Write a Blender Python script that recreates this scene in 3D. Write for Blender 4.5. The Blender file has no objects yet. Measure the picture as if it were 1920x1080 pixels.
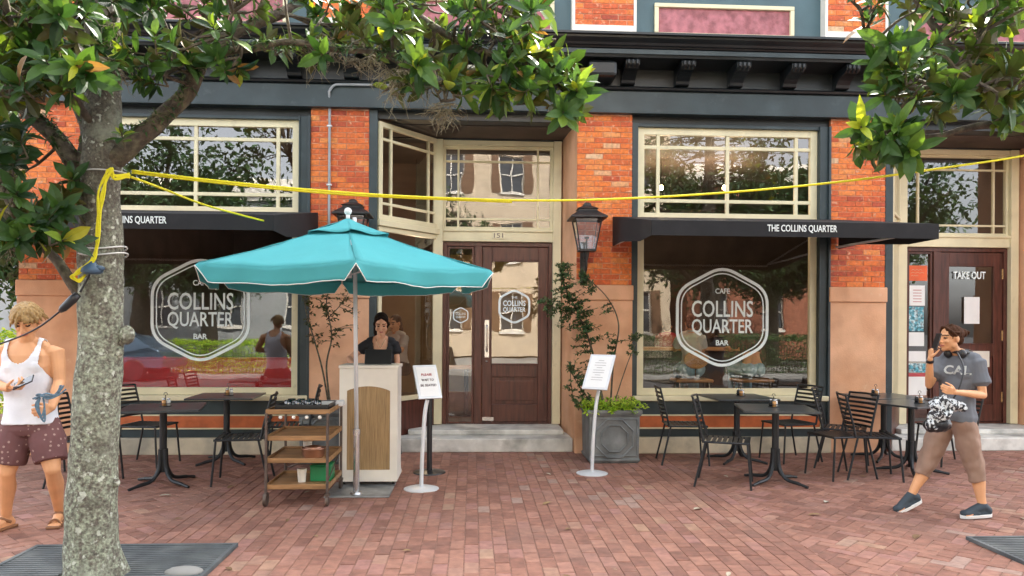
import bpy, bmesh, math, random
from mathutils import Vector, Matrix, noise
V = Vector
random.seed(7)
sc = bpy.context.scene
R = math.radians

# ------------------------------------------------------------------ camera
CAM = V((0, -9.0, 1.55)); FPX = 1396.0
yaw, roll = R(3), R(.35)
fwd = V((math.sin(yaw), math.cos(yaw), 0)); r0 = V((math.cos(yaw), -math.sin(yaw), 0)); up0 = V((0, 0, 1))
rt = r0*math.cos(roll)+up0*math.sin(roll); up = up0*math.cos(roll)-r0*math.sin(roll)
cd = bpy.data.cameras.new('camera'); cam = bpy.data.objects.new('camera', cd); sc.collection.objects.link(cam)
cd.sensor_width = 36; cd.lens = 36*FPX/1920; cd.shift_y = 70/1920; cd.clip_start = .1; cd.clip_end = 500
cam.matrix_world = Matrix(((rt.x, up.x, -fwd.x, CAM.x), (rt.y, up.y, -fwd.y, CAM.y), (rt.z, up.z, -fwd.z, CAM.z), (0, 0, 0, 1)))
sc.camera = cam

def P(px, py, Y=0.0):           # photo pixel -> point on the vertical plane y = Y
    d = fwd+rt*((px-960)/FPX)+up*((610-py)/FPX); t = (Y-CAM.y)/d.y
    return CAM+d*t
def G(px, py, z=0.0):           # photo pixel -> point on the level z
    d = fwd+rt*((px-960)/FPX)+up*((610-py)/FPX); t = (z-CAM.z)/d.z
    return CAM+d*t

# ------------------------------------------------------------------ world, sun, exposure
w = bpy.data.worlds.new('World'); sc.world = w; w.use_nodes = True
nt = w.node_tree; nt.nodes.clear()
SUN_EL, SUN_AZ = R(50), R(28)
sky = nt.nodes.new('ShaderNodeTexSky'); sky.sky_type = 'NISHITA'; sky.sun_disc = False
sky.sun_elevation = SUN_EL; sky.sun_rotation = SUN_AZ; sky.air_density = 1.0; sky.dust_density = 4.0
hs = nt.nodes.new('ShaderNodeHueSaturation'); hs.inputs['Saturation'].default_value = .25
bg = nt.nodes.new('ShaderNodeBackground'); bg.inputs['Strength'].default_value = .15
wo = nt.nodes.new('ShaderNodeOutputWorld')
nt.links.new(sky.outputs[0], hs.inputs['Color']); nt.links.new(hs.outputs[0], bg.inputs[0]); nt.links.new(bg.outputs[0], wo.inputs[0])
sl = bpy.data.lights.new('sun', 'SUN'); so = bpy.data.objects.new('sun', sl); sc.collection.objects.link(so)
sl.energy = 2.7; sl.angle = R(1.5); sl.color = (1, .93, .82)
sd = V((math.sin(SUN_AZ)*math.cos(SUN_EL), math.cos(SUN_AZ)*math.cos(SUN_EL), math.sin(SUN_EL)))
so.rotation_euler = sd.to_track_quat('Z', 'Y').to_euler()
sc.view_settings.view_transform = 'Standard'; sc.view_settings.look = 'None'; sc.view_settings.gamma = 1
sc.view_settings.exposure = 2.82
try:
    sc.cycles.max_bounces = 8; sc.cycles.transparent_max_bounces = 16; sc.cycles.use_denoising = True
except Exception: pass

# ------------------------------------------------------------------ materials
def mat(name, col, rough=.6, metal=0, var=.15, vs=6, bump=0, bs=60, col2=None, tint=None, spec=.5, detail=4, trans=0, stretch=None, c2lo=.45, c2hi=.65):
    m = bpy.data.materials.new(name); m.use_nodes = True; t = m.node_tree; n = t.nodes; l = t.links
    b = n['Principled BSDF']; b.inputs['Roughness'].default_value = rough; b.inputs['Metallic'].default_value = metal
    b.inputs['Specular IOR Level'].default_value = spec
    if trans: b.inputs['Transmission Weight'].default_value = trans
    tc = n.new('ShaderNodeTexCoord'); src = tc.outputs['Object']
    if stretch:
        mp = n.new('ShaderNodeMapping'); mp.inputs['Scale'].default_value = stretch; l.new(src, mp.inputs[0]); src = mp.outputs[0]
    nz = n.new('ShaderNodeTexNoise'); nz.inputs['Scale'].default_value = vs; nz.inputs['Detail'].default_value = detail; l.new(src, nz.inputs['Vector'])
    rm = n.new('ShaderNodeMapRange'); rm.inputs[1].default_value = .3; rm.inputs[2].default_value = .7
    rm.inputs[3].default_value = 1-var; rm.inputs[4].default_value = 1+var; l.new(nz.outputs[0], rm.inputs[0])
    if tint:
        at = n.new('ShaderNodeAttribute'); at.attribute_name = 'tint'; cr = n.new('ShaderNodeValToRGB')
        e = cr.color_ramp.elements
        while len(e) > 1: e.remove(e[0])
        e[0].position = tint[0][0]; e[0].color = (*tint[0][1], 1)
        for p_, c_ in tint[1:]:
            q = e.new(p_); q.color = (*c_, 1)
        l.new(at.outputs['Fac'], cr.inputs[0]); base = cr.outputs[0]
    else:
        rgb = n.new('ShaderNodeRGB'); rgb.outputs[0].default_value = (*col, 1); base = rgb.outputs[0]
    if col2:
        n2 = n.new('ShaderNodeTexNoise'); n2.inputs['Scale'].default_value = vs*.6; n2.inputs['Detail'].default_value = 6; l.new(src, n2.inputs['Vector'])
        r2 = n.new('ShaderNodeMapRange'); r2.inputs[1].default_value = c2lo; r2.inputs[2].default_value = c2hi; l.new(n2.outputs[0], r2.inputs[0])
        mx = n.new('ShaderNodeMix'); mx.data_type = 'RGBA'; l.new(r2.outputs[0], mx.inputs[0]); l.new(base, mx.inputs[6]); mx.inputs[7].default_value = (*col2, 1); base = mx.outputs[2]
    vm = n.new('ShaderNodeVectorMath'); vm.operation = 'SCALE'; l.new(base, vm.inputs[0]); l.new(rm.outputs[0], vm.inputs['Scale']); l.new(vm.outputs[0], b.inputs['Base Color'])
    if bump:
        nb = n.new('ShaderNodeTexNoise'); nb.inputs['Scale'].default_value = bs; nb.inputs['Detail'].default_value = 5; l.new(src, nb.inputs['Vector'])
        bp = n.new('ShaderNodeBump'); bp.inputs['Strength'].default_value = bump; bp.inputs['Distance'].default_value = .01
        l.new(nb.outputs[0], bp.inputs['Height']); l.new(bp.outputs[0], b.inputs['Normal'])
    return m
def glassmat(name, refl=.16, tintc=(.9, .92, .92)):
    m = bpy.data.materials.new(name); m.use_nodes = True; n = m.node_tree.nodes; l = m.node_tree.links; n.clear()
    o = n.new('ShaderNodeOutputMaterial'); mx = n.new('ShaderNodeMixShader'); tr = n.new('ShaderNodeBsdfTransparent'); gl = n.new('ShaderNodeBsdfGlossy')
    tr.inputs[0].default_value = (*tintc, 1); gl.inputs['Roughness'].default_value = .0; gl.inputs[0].default_value = (1, 1, 1, 1)
    fr = n.new('ShaderNodeFresnel'); fr.inputs[0].default_value = 1.5; ad = n.new('ShaderNodeMath'); ad.operation = 'ADD'; ad.inputs[1].default_value = refl; ad.use_clamp = True
    tc = n.new('ShaderNodeTexCoord'); nz = n.new('ShaderNodeTexNoise'); nz.inputs['Scale'].default_value = 1.3; bp = n.new('ShaderNodeBump'); bp.inputs['Strength'].default_value = .02; bp.inputs['Distance'].default_value = .1
    l.new(tc.outputs['Object'], nz.inputs['Vector']); l.new(nz.outputs[0], bp.inputs['Height']); l.new(bp.outputs[0], gl.inputs['Normal'])
    l.new(fr.outputs[0], ad.inputs[0]); l.new(ad.outputs[0], mx.inputs[0]); l.new(tr.outputs[0], mx.inputs[1]); l.new(gl.outputs[0], mx.inputs[2]); l.new(mx.outputs[0], o.inputs[0])
    return m
def leafmat(name, ramp, under=(.10, .085, .028), rough=.42):
    m = mat(name, (0, 0, 0), rough, var=.2, vs=9, tint=ramp)
    n = m.node_tree.nodes; l = m.node_tree.links; b = n['Principled BSDF']
    src = b.inputs['Base Color'].links[0].from_socket
    if under:
        g = n.new('ShaderNodeNewGeometry'); mx = n.new('ShaderNodeMix'); mx.data_type = 'RGBA'
        l.new(g.outputs['Backfacing'], mx.inputs[0]); l.new(src, mx.inputs[6]); mx.inputs[7].default_value = (*under, 1); l.new(mx.outputs[2], b.inputs['Base Color'])
    tl = n.new('ShaderNodeBsdfTranslucent'); l.new(src, tl.inputs[0]); ms = n.new('ShaderNodeMixShader'); ms.inputs[0].default_value = .32; b.inputs['Specular IOR Level'].default_value = .32
    sv = n.new('ShaderNodeVectorMath'); sv.operation = 'MULTIPLY'; sv.inputs[1].default_value = (1.6, 1.45, .7); l.new(src, sv.inputs[0]); l.new(sv.outputs[0], tl.inputs[0])
    o = n['Material Output']; l.new(b.outputs[0], ms.inputs[1]); l.new(tl.outputs[0], ms.inputs[2]); l.new(ms.outputs[0], o.inputs[0])
    return m
def emis(name, col, s):
    m = bpy.data.materials.new(name); m.use_nodes = True; b = m.node_tree.nodes['Principled BSDF']
    b.inputs['Base Color'].default_value = (*col, 1); b.inputs['Emission Color'].default_value = (*col, 1); b.inputs['Emission Strength'].default_value = s
    return m
M = {}
M['cream'] = mat('cream_paint', (.70, .63, .42), .5, var=.08, vs=3, bump=.1, bs=40, col2=(.50, .43, .27), c2lo=.6, c2hi=.85)
M['teal'] = mat('dark_teal_paint', (.021, .036, .042), .4, var=.25, vs=2.5, bump=.12, bs=30, col2=(.06, .085, .092), c2lo=.5, c2hi=.9)
M['black_paint'] = mat('black_gloss_paint', (.0065, .009, .011), .35, var=.3, vs=3, bump=.1, bs=25, col2=(.022, .028, .032), c2lo=.5, c2hi=.85)
M['upper_teal'] = mat('upper_teal_paint', (.055, .105, .125), .5, var=.15, vs=2, bump=.1)
M['pink'] = mat('rose_paint', (.38, .13, .15), .6, var=.25, vs=14, col2=(.26, .08, .09), bump=.3, bs=90)
M['peach'] = mat('peach_stucco', (.70, .395, .235), .85, var=.12, vs=3, bump=.35, bs=70, col2=(.55, .26, .13), c2lo=.45, c2hi=.8)
M['brick'] = mat('brick_face', (0, 0, 0), .6, var=.28, vs=30, bump=.5, bs=130, col2=(.66, .34, .20), c2lo=.60, c2hi=.72, tint=[(0, (.34, .045, .014)), (.35, (.52, .088, .016)), (.7, (.68, .165, .022)), (.93, (.66, .24, .06)), (1, (.60, .38, .22))])
M['mortar'] = mat('brick_mortar', (.52, .20, .10), .9, var=.3, vs=10, bump=.4, col2=(.62, .36, .24))
M['stone'] = mat('marble_step', (.62, .61, .57), .6, var=.2, vs=5, bump=.2, bs=40, col2=(.30, .30, .28), c2lo=.5, c2hi=.75)
M['stone2'] = mat('base_stone', (.66, .57, .42), .7, var=.15, vs=4, bump=.2, col2=(.40, .36, .28))
M['redpanel'] = mat('red_inset_paint', (.52, .125, .035), .5, var=.2, vs=8)
M['wood'] = mat('mahogany_door', (.085, .026, .018), .35, var=.45, vs=5, bump=.15, bs=40, stretch=(6, 6, .6))
M['glass'] = glassmat('window_glass', .08)
M['glass2'] = glassmat('door_glass', .10)
M['white'] = mat('white_lettering', (.80, .84, .83), .5, var=.03)
M['decal'] = mat('frosted_lettering', (.80, .88, .88), .5, var=.05)
M['awn'] = mat('black_awning_canvas', (.006, .006, .008), .75, var=.3, vs=5, bump=.3, bs=300)
M['chrome'] = mat('steel', (.55, .55, .55), .25, .9, var=.1)
M['brass'] = mat('brass', (.70, .55, .32), .25, .9, var=.1)
M['silver'] = mat('silver_paint', (.66, .68, .70), .4, .2, var=.05)
M['pipe'] = mat('grey_pipe', (.30, .32, .34), .5)
M['darkmetal'] = mat('graphite_metal', (.018, .021, .024), .42, .3, var=.15, vs=12)
M['tabletop'] = mat('slate_table_top', (.040, .048, .052), .28, var=.2, vs=6, bump=.03)
M['ironlamp'] = mat('black_iron', (.03, .028, .028), .45, .4, var=.3, vs=20, bump=.2)
M['teal_canvas'] = mat('turquoise_canvas', (.055, .34, .37), .8, var=.06, vs=3, bump=.25, bs=500)
M['whitetrim'] = mat('white_piping', (.8, .82, .8), .6, var=.03)
M['plate'] = mat('galvanised_plate', (.36, .38, .39), .4, .6, var=.25, vs=7, col2=(.22, .23, .24))
M['whitepaint'] = mat('white_paint', (.78, .74, .66), .5, var=.06, vs=5)
M['bamboo'] = mat('tan_grasscloth', (.36, .235, .11), .7, var=.3, vs=18, bump=.4, bs=60, stretch=(8, 8, .3))
M['cartwood'] = mat('honey_wood', (.29, .155, .065), .45, var=.4, vs=5, bump=.15, stretch=(.6, 6, 6))
M['cartmetal'] = mat('bronze_metal', (.13, .10, .085), .45, .6, var=.3, vs=20)
M['copper'] = mat('copper', (.62, .36, .26), .3, .9, var=.1)
M['green'] = mat('green_plastic', (.01, .20, .07), .4, var=.1)
M['lead'] = mat('lead_grey_planter', (.15, .165, .17), .55, .2, var=.3, vs=6, bump=.3, bs=30, col2=(.19, .20, .20))
M['bark'] = mat('lichen_bark', (.105, .09, .072), .9, var=.5, vs=70, bump=1.0, bs=60, col2=(.28, .31, .225), detail=12, c2lo=.36, c2hi=.64)
def lichen(m):      # pale lichen thins out with height up the trunk; scattered white crusts
    n = m.node_tree.nodes; l = m.node_tree.links; b = n['Principled BSDF']
    mx = [x for x in n if x.type == 'MIX'][0]; src = mx.inputs[0].links[0].from_socket; tc = [x for x in n if x.type == 'TEX_COORD'][0]
    sp = n.new('ShaderNodeSeparateXYZ'); l.new(tc.outputs['Object'], sp.inputs[0]); mr = n.new('ShaderNodeMapRange'); mr.inputs[1].default_value = 1.6; mr.inputs[2].default_value = 2.5; mr.inputs[3].default_value = 1; mr.inputs[4].default_value = .18
    l.new(sp.outputs[2], mr.inputs[0]); mu = n.new('ShaderNodeMath'); mu.operation = 'MULTIPLY'; l.new(src, mu.inputs[0]); l.new(mr.outputs[0], mu.inputs[1]); l.new(mu.outputs[0], mx.inputs[0])
    n2 = n.new('ShaderNodeTexNoise'); n2.inputs['Scale'].default_value = 26; n2.inputs['Detail'].default_value = 6; l.new(tc.outputs['Object'], n2.inputs['Vector'])
    r2 = n.new('ShaderNodeMapRange'); r2.inputs[1].default_value = .60; r2.inputs[2].default_value = .66; l.new(n2.outputs[0], r2.inputs[0])
    m2 = n.new('ShaderNodeMix'); m2.data_type = 'RGBA'; cur = b.inputs['Base Color'].links[0].from_socket; l.new(r2.outputs[0], m2.inputs[0]); l.new(cur, m2.inputs[6]); m2.inputs[7].default_value = (.48, .50, .42, 1); l.new(m2.outputs[2], b.inputs['Base Color'])
lichen(M['bark'])
BARKPATCH = True
M['bark_dark'] = mat('branch_bark', (.075, .058, .042), .9, var=.45, vs=25, bump=.8, bs=60, col2=(.13, .115, .07))
M['leaf'] = leafmat('magnolia_leaf', [(0, (.010, .030, .009)), (.35, (.026, .070, .016)), (.65, (.060, .130, .024)), (.88, (.15, .24, .03)), (.95, (.38, .42, .03)), (1, (.22, .12, .04))])
M['leaf2'] = leafmat('shrub_leaf', [(0, (.018, .048, .018)), (.5, (.045, .10, .035)), (1, (.13, .21, .07))], under=(.07, .10, .05), rough=.45)
M['leaf3'] = leafmat('lime_leaf', [(0, (.14, .28, .015)), (.5, (.30, .48, .03)), (1, (.50, .60, .07))], under=None, rough=.5)
M['leafR'] = leafmat('bronze_leaf', [(0, (.025, .03, .012)), (.5, (.05, .07, .02)), (1, (.14, .07, .03))], under=None, rough=.5)
M['moss'] = mat('spanish_moss', (.22, .195, .13), .95, var=.3, vs=20)
M['yellow'] = mat('yellow_rope', (.78, .70, .01), .5, var=.08, vs=40, bump=.5, bs=300)
M['wire'] = mat('white_cable', (.6, .6, .58), .5)
M['bluecap'] = mat('blue_rubber', (.04, .08, .13), .5, var=.3)
M['blackcord'] = mat('black_cord', (.012, .012, .014), .5)
M['blackplastic'] = mat('black_plastic', (.015, .015, .018), .35)
M['rubber'] = mat('grate_mat', (.075, .085, .09), .7, var=.25, vs=6, bump=.3, col2=(.12, .13, .13))
M['paper'] = mat('paper', (.80, .80, .79), .7, var=.03)
M['ink'] = mat('ink', (.12, .08, .10), .7); M['redink'] = mat('red_ink', (.45, .07, .08), .7)
M['orange'] = mat('orange_sign', (.75, .12, .03), .5); M['bluep'] = mat('blue_print', (.07, .28, .36), .5, var=.9, vs=30, col2=(.5, .6, .62))
M['asphalt'] = mat('asphalt', (.05, .05, .052), .9, var=.25, vs=4, bump=.4, bs=150)
M['concrete'] = mat('concrete', (.24, .235, .22), .9, var=.15, vs=3, bump=.2)
M['paver'] = mat('clay_paver', (0, 0, 0), .72, var=.24, vs=14, bump=.5, bs=120,
    tint=[(0, (.19, .083, .058)), (.3, (.245, .110, .076)), (.5, (.275, .128, .088)), (.72, (.305, .148, .104)), (.90, (.285, .135, .110)), (.97, (.32, .185, .12)), (1, (.31, .20, .16))])
def stains(m, sc_, col, lo, hi):
    n = m.node_tree.nodes; l = m.node_tree.links; b = n['Principled BSDF']; cur = b.inputs['Base Color'].links[0].from_socket
    tc = n.new('ShaderNodeTexCoord'); z = n.new('ShaderNodeTexNoise'); z.inputs['Scale'].default_value = sc_; z.inputs['Detail'].default_value = 8; z.inputs['Roughness'].default_value = .65; l.new(tc.outputs['Object'], z.inputs['Vector'])
    q = n.new('ShaderNodeMapRange'); q.inputs[1].default_value = lo; q.inputs[2].default_value = hi; q.inputs[4].default_value = .6; l.new(z.outputs[0], q.inputs[0])
    mx = n.new('ShaderNodeMix'); mx.data_type = 'RGBA'; l.new(q.outputs[0], mx.inputs[0]); l.new(cur, mx.inputs[6]); mx.inputs[7].default_value = (*col, 1); l.new(mx.outputs[2], b.inputs['Base Color'])
stains(M['bark'], 7, (.075, .062, .048), .50, .64); stains(M['bark'], 3.2, (.33, .36, .28), .54, .66); stains(M['peach'], 1.6, (.45, .22, .12), .52, .78); stains(M['peach'], 9, (.74, .50, .32), .62, .72); stains(M['cream'], 6, (.36, .31, .20), .62, .78); stains(M['stone'], 4, (.22, .21, .19), .52, .75); stains(M['stone2'], 5, (.30, .26, .20), .55, .75); stains(M['teal'], 4, (.10, .125, .13), .58, .80); stains(M['whitepaint'], 7, (.45, .42, .36), .62, .8); stains(M['teal_canvas'], 2, (.05, .30, .33), .5, .8); stains(M['awn'], 3, (.022, .022, .024), .5, .75); stains(M['paver'], 1.1, (.17, .10, .08), .50, .72); stains(M['paver'], 5, (.38, .27, .21), .60, .75)
M['joint'] = mat('sandy_joint', (.25, .14, .105), .95, var=.3, vs=20, bump=.3)
M['darkwall'] = mat('dark_interior_wall', (.07, .05, .04), .8, var=.3, vs=2)
M['intwall'] = mat('ochre_interior_wall', (.30, .20, .09), .8, var=.2, vs=2)
M['intfloor'] = mat('wood_floor', (.12, .06, .035), .5, var=.4, vs=4, stretch=(1, 8, 1))
M['redseat'] = mat('red_vinyl', (.62, .012, .016), .4, var=.12, vs=4)
M['stoolwood'] = mat('plywood', (.55, .28, .10), .4, var=.3, vs=4, stretch=(1, 5, 5))
M['bulb'] = emis('warm_bulb', (1, .62, .28), 14)
M['spot'] = emis('downlight', (1, .93, .8), 2.0)
for nme, c, rg in [('skin', (.68, .345, .17), .55), ('skin_pale', (.66, .36, .23), .55), ('lip', (.42, .13, .11), .4), ('eye', (.02, .015, .012), .2), ('brow', (.09, .05, .025), .8),
                   ('hair_blond', (.34, .21, .075), .55), ('hair_dark', (.018, .012, .010), .4), ('hair_brown', (.055, .022, .010), .6), ('tank', (.72, .74, .80), .8),
                   ('tee', (.135, .145, .165), .9), ('khaki', (.29, .185, .135), .85), ('blacktop', (.010, .010, .014), .8), ('jeans', (.30, .47, .58), .8), ('sole', (.75, .75, .73), .6),
                   ('shoe', (.03, .045, .06), .7), ('leather', (.22, .10, .045), .6), ('redtop', (.35, .02, .035), .8), ('whitetop', (.62, .62, .58), .8)]:
    M[nme] = mat(nme, c, rg, var=.28 if 'hair' in nme else .08, vs=60 if 'hair' in nme else 8, bump=.6 if 'hair' in nme else (.12 if rg > .7 else .05), bs=140 if 'hair' in nme else 300)
M['shorts'] = mat('maroon_print_cloth', (.14, .060, .060), .85, var=.1, vs=8)
def add_spots(m, scale, col, thr=.28):
    n = m.node_tree.nodes; l = m.node_tree.links; b = n['Principled BSDF']; src = b.inputs['Base Color'].links[0].from_socket
    tc = n.new('ShaderNodeTexCoord'); vo = n.new('ShaderNodeTexVoronoi'); vo.inputs['Scale'].default_value = scale; vo.inputs['Randomness'].default_value = .35; l.new(tc.outputs['Object'], vo.inputs['Vector'])
    lt = n.new('ShaderNodeMath'); lt.operation = 'LESS_THAN'; lt.inputs[1].default_value = thr; l.new(vo.outputs['Distance'], lt.inputs[0])
    mx = n.new('ShaderNodeMix'); mx.data_type = 'RGBA'; l.new(lt.outputs[0], mx.inputs[0]); l.new(src, mx.inputs[6]); mx.inputs[7].default_value = (*col, 1); l.new(mx.outputs[2], b.inputs['Base Color'])
add_spots(M['shorts'], 26, (.33, .22, .19), .24)
M['floral'] = mat('black_white_print', (.03, .03, .035), .8, var=.2, vs=75, col2=(.62, .66, .68), c2lo=.47, c2hi=.52)

# ------------------------------------------------------------------ helpers
def link(o, parent=None):
    sc.collection.objects.link(o)
    if parent: o.parent = parent
    return o
def tag(o, label=None, cat=None, group=None, kind=None):
    if label: o['label'] = label
    if cat: o['category'] = cat
    if group: o['group'] = group
    if kind: o['kind'] = kind
    return o
def thing(name, label, cat, loc=(0, 0, 0), rz=0, group=None):
    o = bpy.data.objects.new(name, None); o.empty_display_size = .1; link(o); o.location = loc; o.rotation_euler = (0, 0, rz)
    return tag(o, label, cat, group)
def copy_tree(o, parent=None):
    c = o.copy(); sc.collection.objects.link(c)
    if parent: c.parent = parent
    for ch in [x for x in bpy.data.objects if x.parent == o]: copy_tree(ch, c)
    return c
class MB:
    def __init__(s): s.v = []; s.f = []; s.mi = []; s.t = []; s.M = Matrix.Identity(4); s.cm = 0; s.ct = .5
    def add(s, vs, fs):
        k = len(s.v); s.v += [tuple(s.M @ V(p)) for p in vs]
        for f in fs: s.f.append([i+k for i in f]); s.mi.append(s.cm); s.t.append(s.ct)
    def box(s, x0, x1, y0, y1, z0, z1):
        s.add([(x0, y0, z0), (x1, y0, z0), (x1, y1, z0), (x0, y1, z0), (x0, y0, z1), (x1, y0, z1), (x1, y1, z1), (x0, y1, z1)],
              [(0, 3, 2, 1), (4, 5, 6, 7), (0, 1, 5, 4), (1, 2, 6, 5), (2, 3, 7, 6), (3, 0, 4, 7)])
    def cbox(s, c, sz, rot=None):
        o = s.M; s.M = o @ Matrix.Translation(c) @ (rot.to_4x4() if rot else Matrix.Identity(4))
        a, b, d = [q/2 for q in sz]; s.box(-a, a, -b, b, -d, d); s.M = o
    def tube(s, pts, r, n=10, caps=True, sq=1.0):
        pts = [V(p) for p in pts]; rs = r if isinstance(r, (list, tuple)) else [r]*len(pts)
        t = [(pts[min(i+1, len(pts)-1)]-pts[max(i-1, 0)]).normalized() for i in range(len(pts))]
        a = V((0, 0, 1)) if abs(t[0].z) < .9 else V((0, 1, 0)); u = t[0].cross(a).normalized()
        vs = []
        for i, p in enumerate(pts):
            u = (u-t[i]*u.dot(t[i]))
            u = u.normalized() if u.length > 1e-6 else t[i].orthogonal().normalized()
            q = t[i].cross(u)
            for k in range(n):
                an = 2*math.pi*k/n; vs.append(p+u*math.cos(an)*rs[i]+q*math.sin(an)*rs[i]*sq)
        fs = [(i*n+k, i*n+(k+1) % n, (i+1)*n+(k+1) % n, (i+1)*n+k) for i in range(len(pts)-1) for k in range(n)]
        if caps: fs += [tuple(range(n))[::-1], tuple((len(pts)-1)*n+k for k in range(n))]
        s.add(vs, fs)
    def lathe(s, prof, c=(0, 0, 0), n=24, ax=None):
        c = V(c); vs = []
        for r_, z in prof:
            for k in range(n):
                an = 2*math.pi*k/n; vs.append(c+V((r_*math.cos(an), r_*math.sin(an), z)))
        m = len(prof)
        fs = [(i*n+k, i*n+(k+1) % n, (i+1)*n+(k+1) % n, (i+1)*n+k) for i in range(m-1) for k in range(n)]
        fs += [tuple(range(n))[::-1], tuple((m-1)*n+k for k in range(n))]
        s.add(vs, fs)
    def ell(s, c, rad, rot=None, n=14):
        c = V(c); vs = []; m = n//2+1
        for i in range(m+1):
            a = math.pi*i/m
            for k in range(n):
                b = 2*math.pi*k/n; p = V((rad[0]*math.sin(a)*math.cos(b), rad[1]*math.sin(a)*math.sin(b), -rad[2]*math.cos(a)))
                vs.append(c+(rot @ p if rot else p))
        fs = [(i*n+k, i*n+(k+1) % n, (i+1)*n+(k+1) % n, (i+1)*n+k) for i in range(m) for k in range(n)]
        s.add(vs, fs)
    def prism(s, poly, d0, d1, axis='x'):   # poly in the other two axes; extruded along axis
        n = len(poly)
        def mk(a, b, d): return {'x': (d, a, b), 'y': (a, d, b), 'z': (a, b, d)}[axis]
        vs = [mk(a, b, d0) for a, b in poly]+[mk(a, b, d1) for a, b in poly]
        s.add(vs, [tuple(range(n))[::-1], tuple(range(n, 2*n))]+[(i, (i+1) % n, n+(i+1) % n, n+i) for i in range(n)])
    def mesh(s, name, mats, smooth=False):
        me = bpy.data.meshes.new(name); me.from_pydata(s.v, [], s.f)
        for m in (mats if isinstance(mats, (list, tuple)) else [mats]): me.materials.append(m)
        me.polygons.foreach_set('material_index', s.mi)
        if smooth: me.polygons.foreach_set('use_smooth', [True]*len(s.f))
        a = me.attributes.new('tint', 'FLOAT', 'FACE'); a.data.foreach_set('value', s.t)
        me.update(); return me
    def build(s, name, mats, parent=None, smooth=False, bevel=0, fix=False):
        me = s.mesh(name, mats, smooth)
        if fix:
            b = bmesh.new(); b.from_mesh(me); bmesh.ops.remove_doubles(b, verts=b.verts, dist=1e-6); bmesh.ops.recalc_face_normals(b, faces=b.faces); b.to_mesh(me); b.free()
        o = bpy.data.objects.new(name, me); link(o, parent)
        if bevel:
            md = o.modifiers.new('b', 'BEVEL'); md.width = bevel; md.segments = 2; md.limit_method = 'ANGLE'; md.angle_limit = R(40)
        return o
def autosmooth(o, ang=35):
    me = o.data; me.polygons.foreach_set('use_smooth', [True]*len(me.polygons))
    b = bmesh.new(); b.from_mesh(me)
    for e in b.edges:
        if len(e.link_faces) == 2 and e.calc_face_angle(0) > R(ang): e.smooth = False
    b.to_mesh(me); b.free(); return o
def text(name, body, m, parent, c, h, wd, mt=None, ext=.002, bold=0):
    """lettering fitted to height h and width wd, centred on c; mt = 3x3 rotation (default upright, facing -Y)"""
    cu = bpy.data.curves.new(name, 'FONT'); cu.body = body; cu.size = 1; cu.extrude = .002; cu.align_x = 'CENTER'; cu.align_y = 'CENTER'; cu.offset = bold; cu.resolution_u = 3
    cu.space_line = .9
    o = bpy.data.objects.new(name, cu); sc.collection.objects.link(o); bpy.context.view_layer.update()
    me = bpy.data.meshes.new_from_object(o.evaluated_get(bpy.context.evaluated_depsgraph_get())); bpy.data.objects.remove(o)
    xs = [v.co.x for v in me.vertices]; ys = [v.co.y for v in me.vertices]; cx = (min(xs)+max(xs))/2; cy = (min(ys)+max(ys))/2
    sx = wd/(max(xs)-min(xs)); sy = h/(max(ys)-min(ys)); rot = (mt if mt else Matrix.Identity(3)) @ Matrix.Rotation(R(90), 3, 'X')
    for v in me.vertices: v.co = rot @ V(((v.co.x-cx)*sx, (v.co.y-cy)*sy, v.co.z*ext/.002))+V(c)
    me.materials.clear(); me.materials.append(m); o = bpy.data.objects.new(name, me); link(o, parent); return o
def bez(p, n=12):
    p = [V(q) for q in p]; out = []
    for k in range(len(p)-1):
        a = p[max(k-1, 0)]; b = p[k]; c = p[k+1]; d = p[min(k+2, len(p)-1)]
        for i in range(n):
            t = i/n; out.append(.5*((2*b)+(c-a)*t+(2*a-5*b+4*c-d)*t*t+(3*b-a-3*c+d)*t**3))
    out.append(p[-1]); return out

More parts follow.
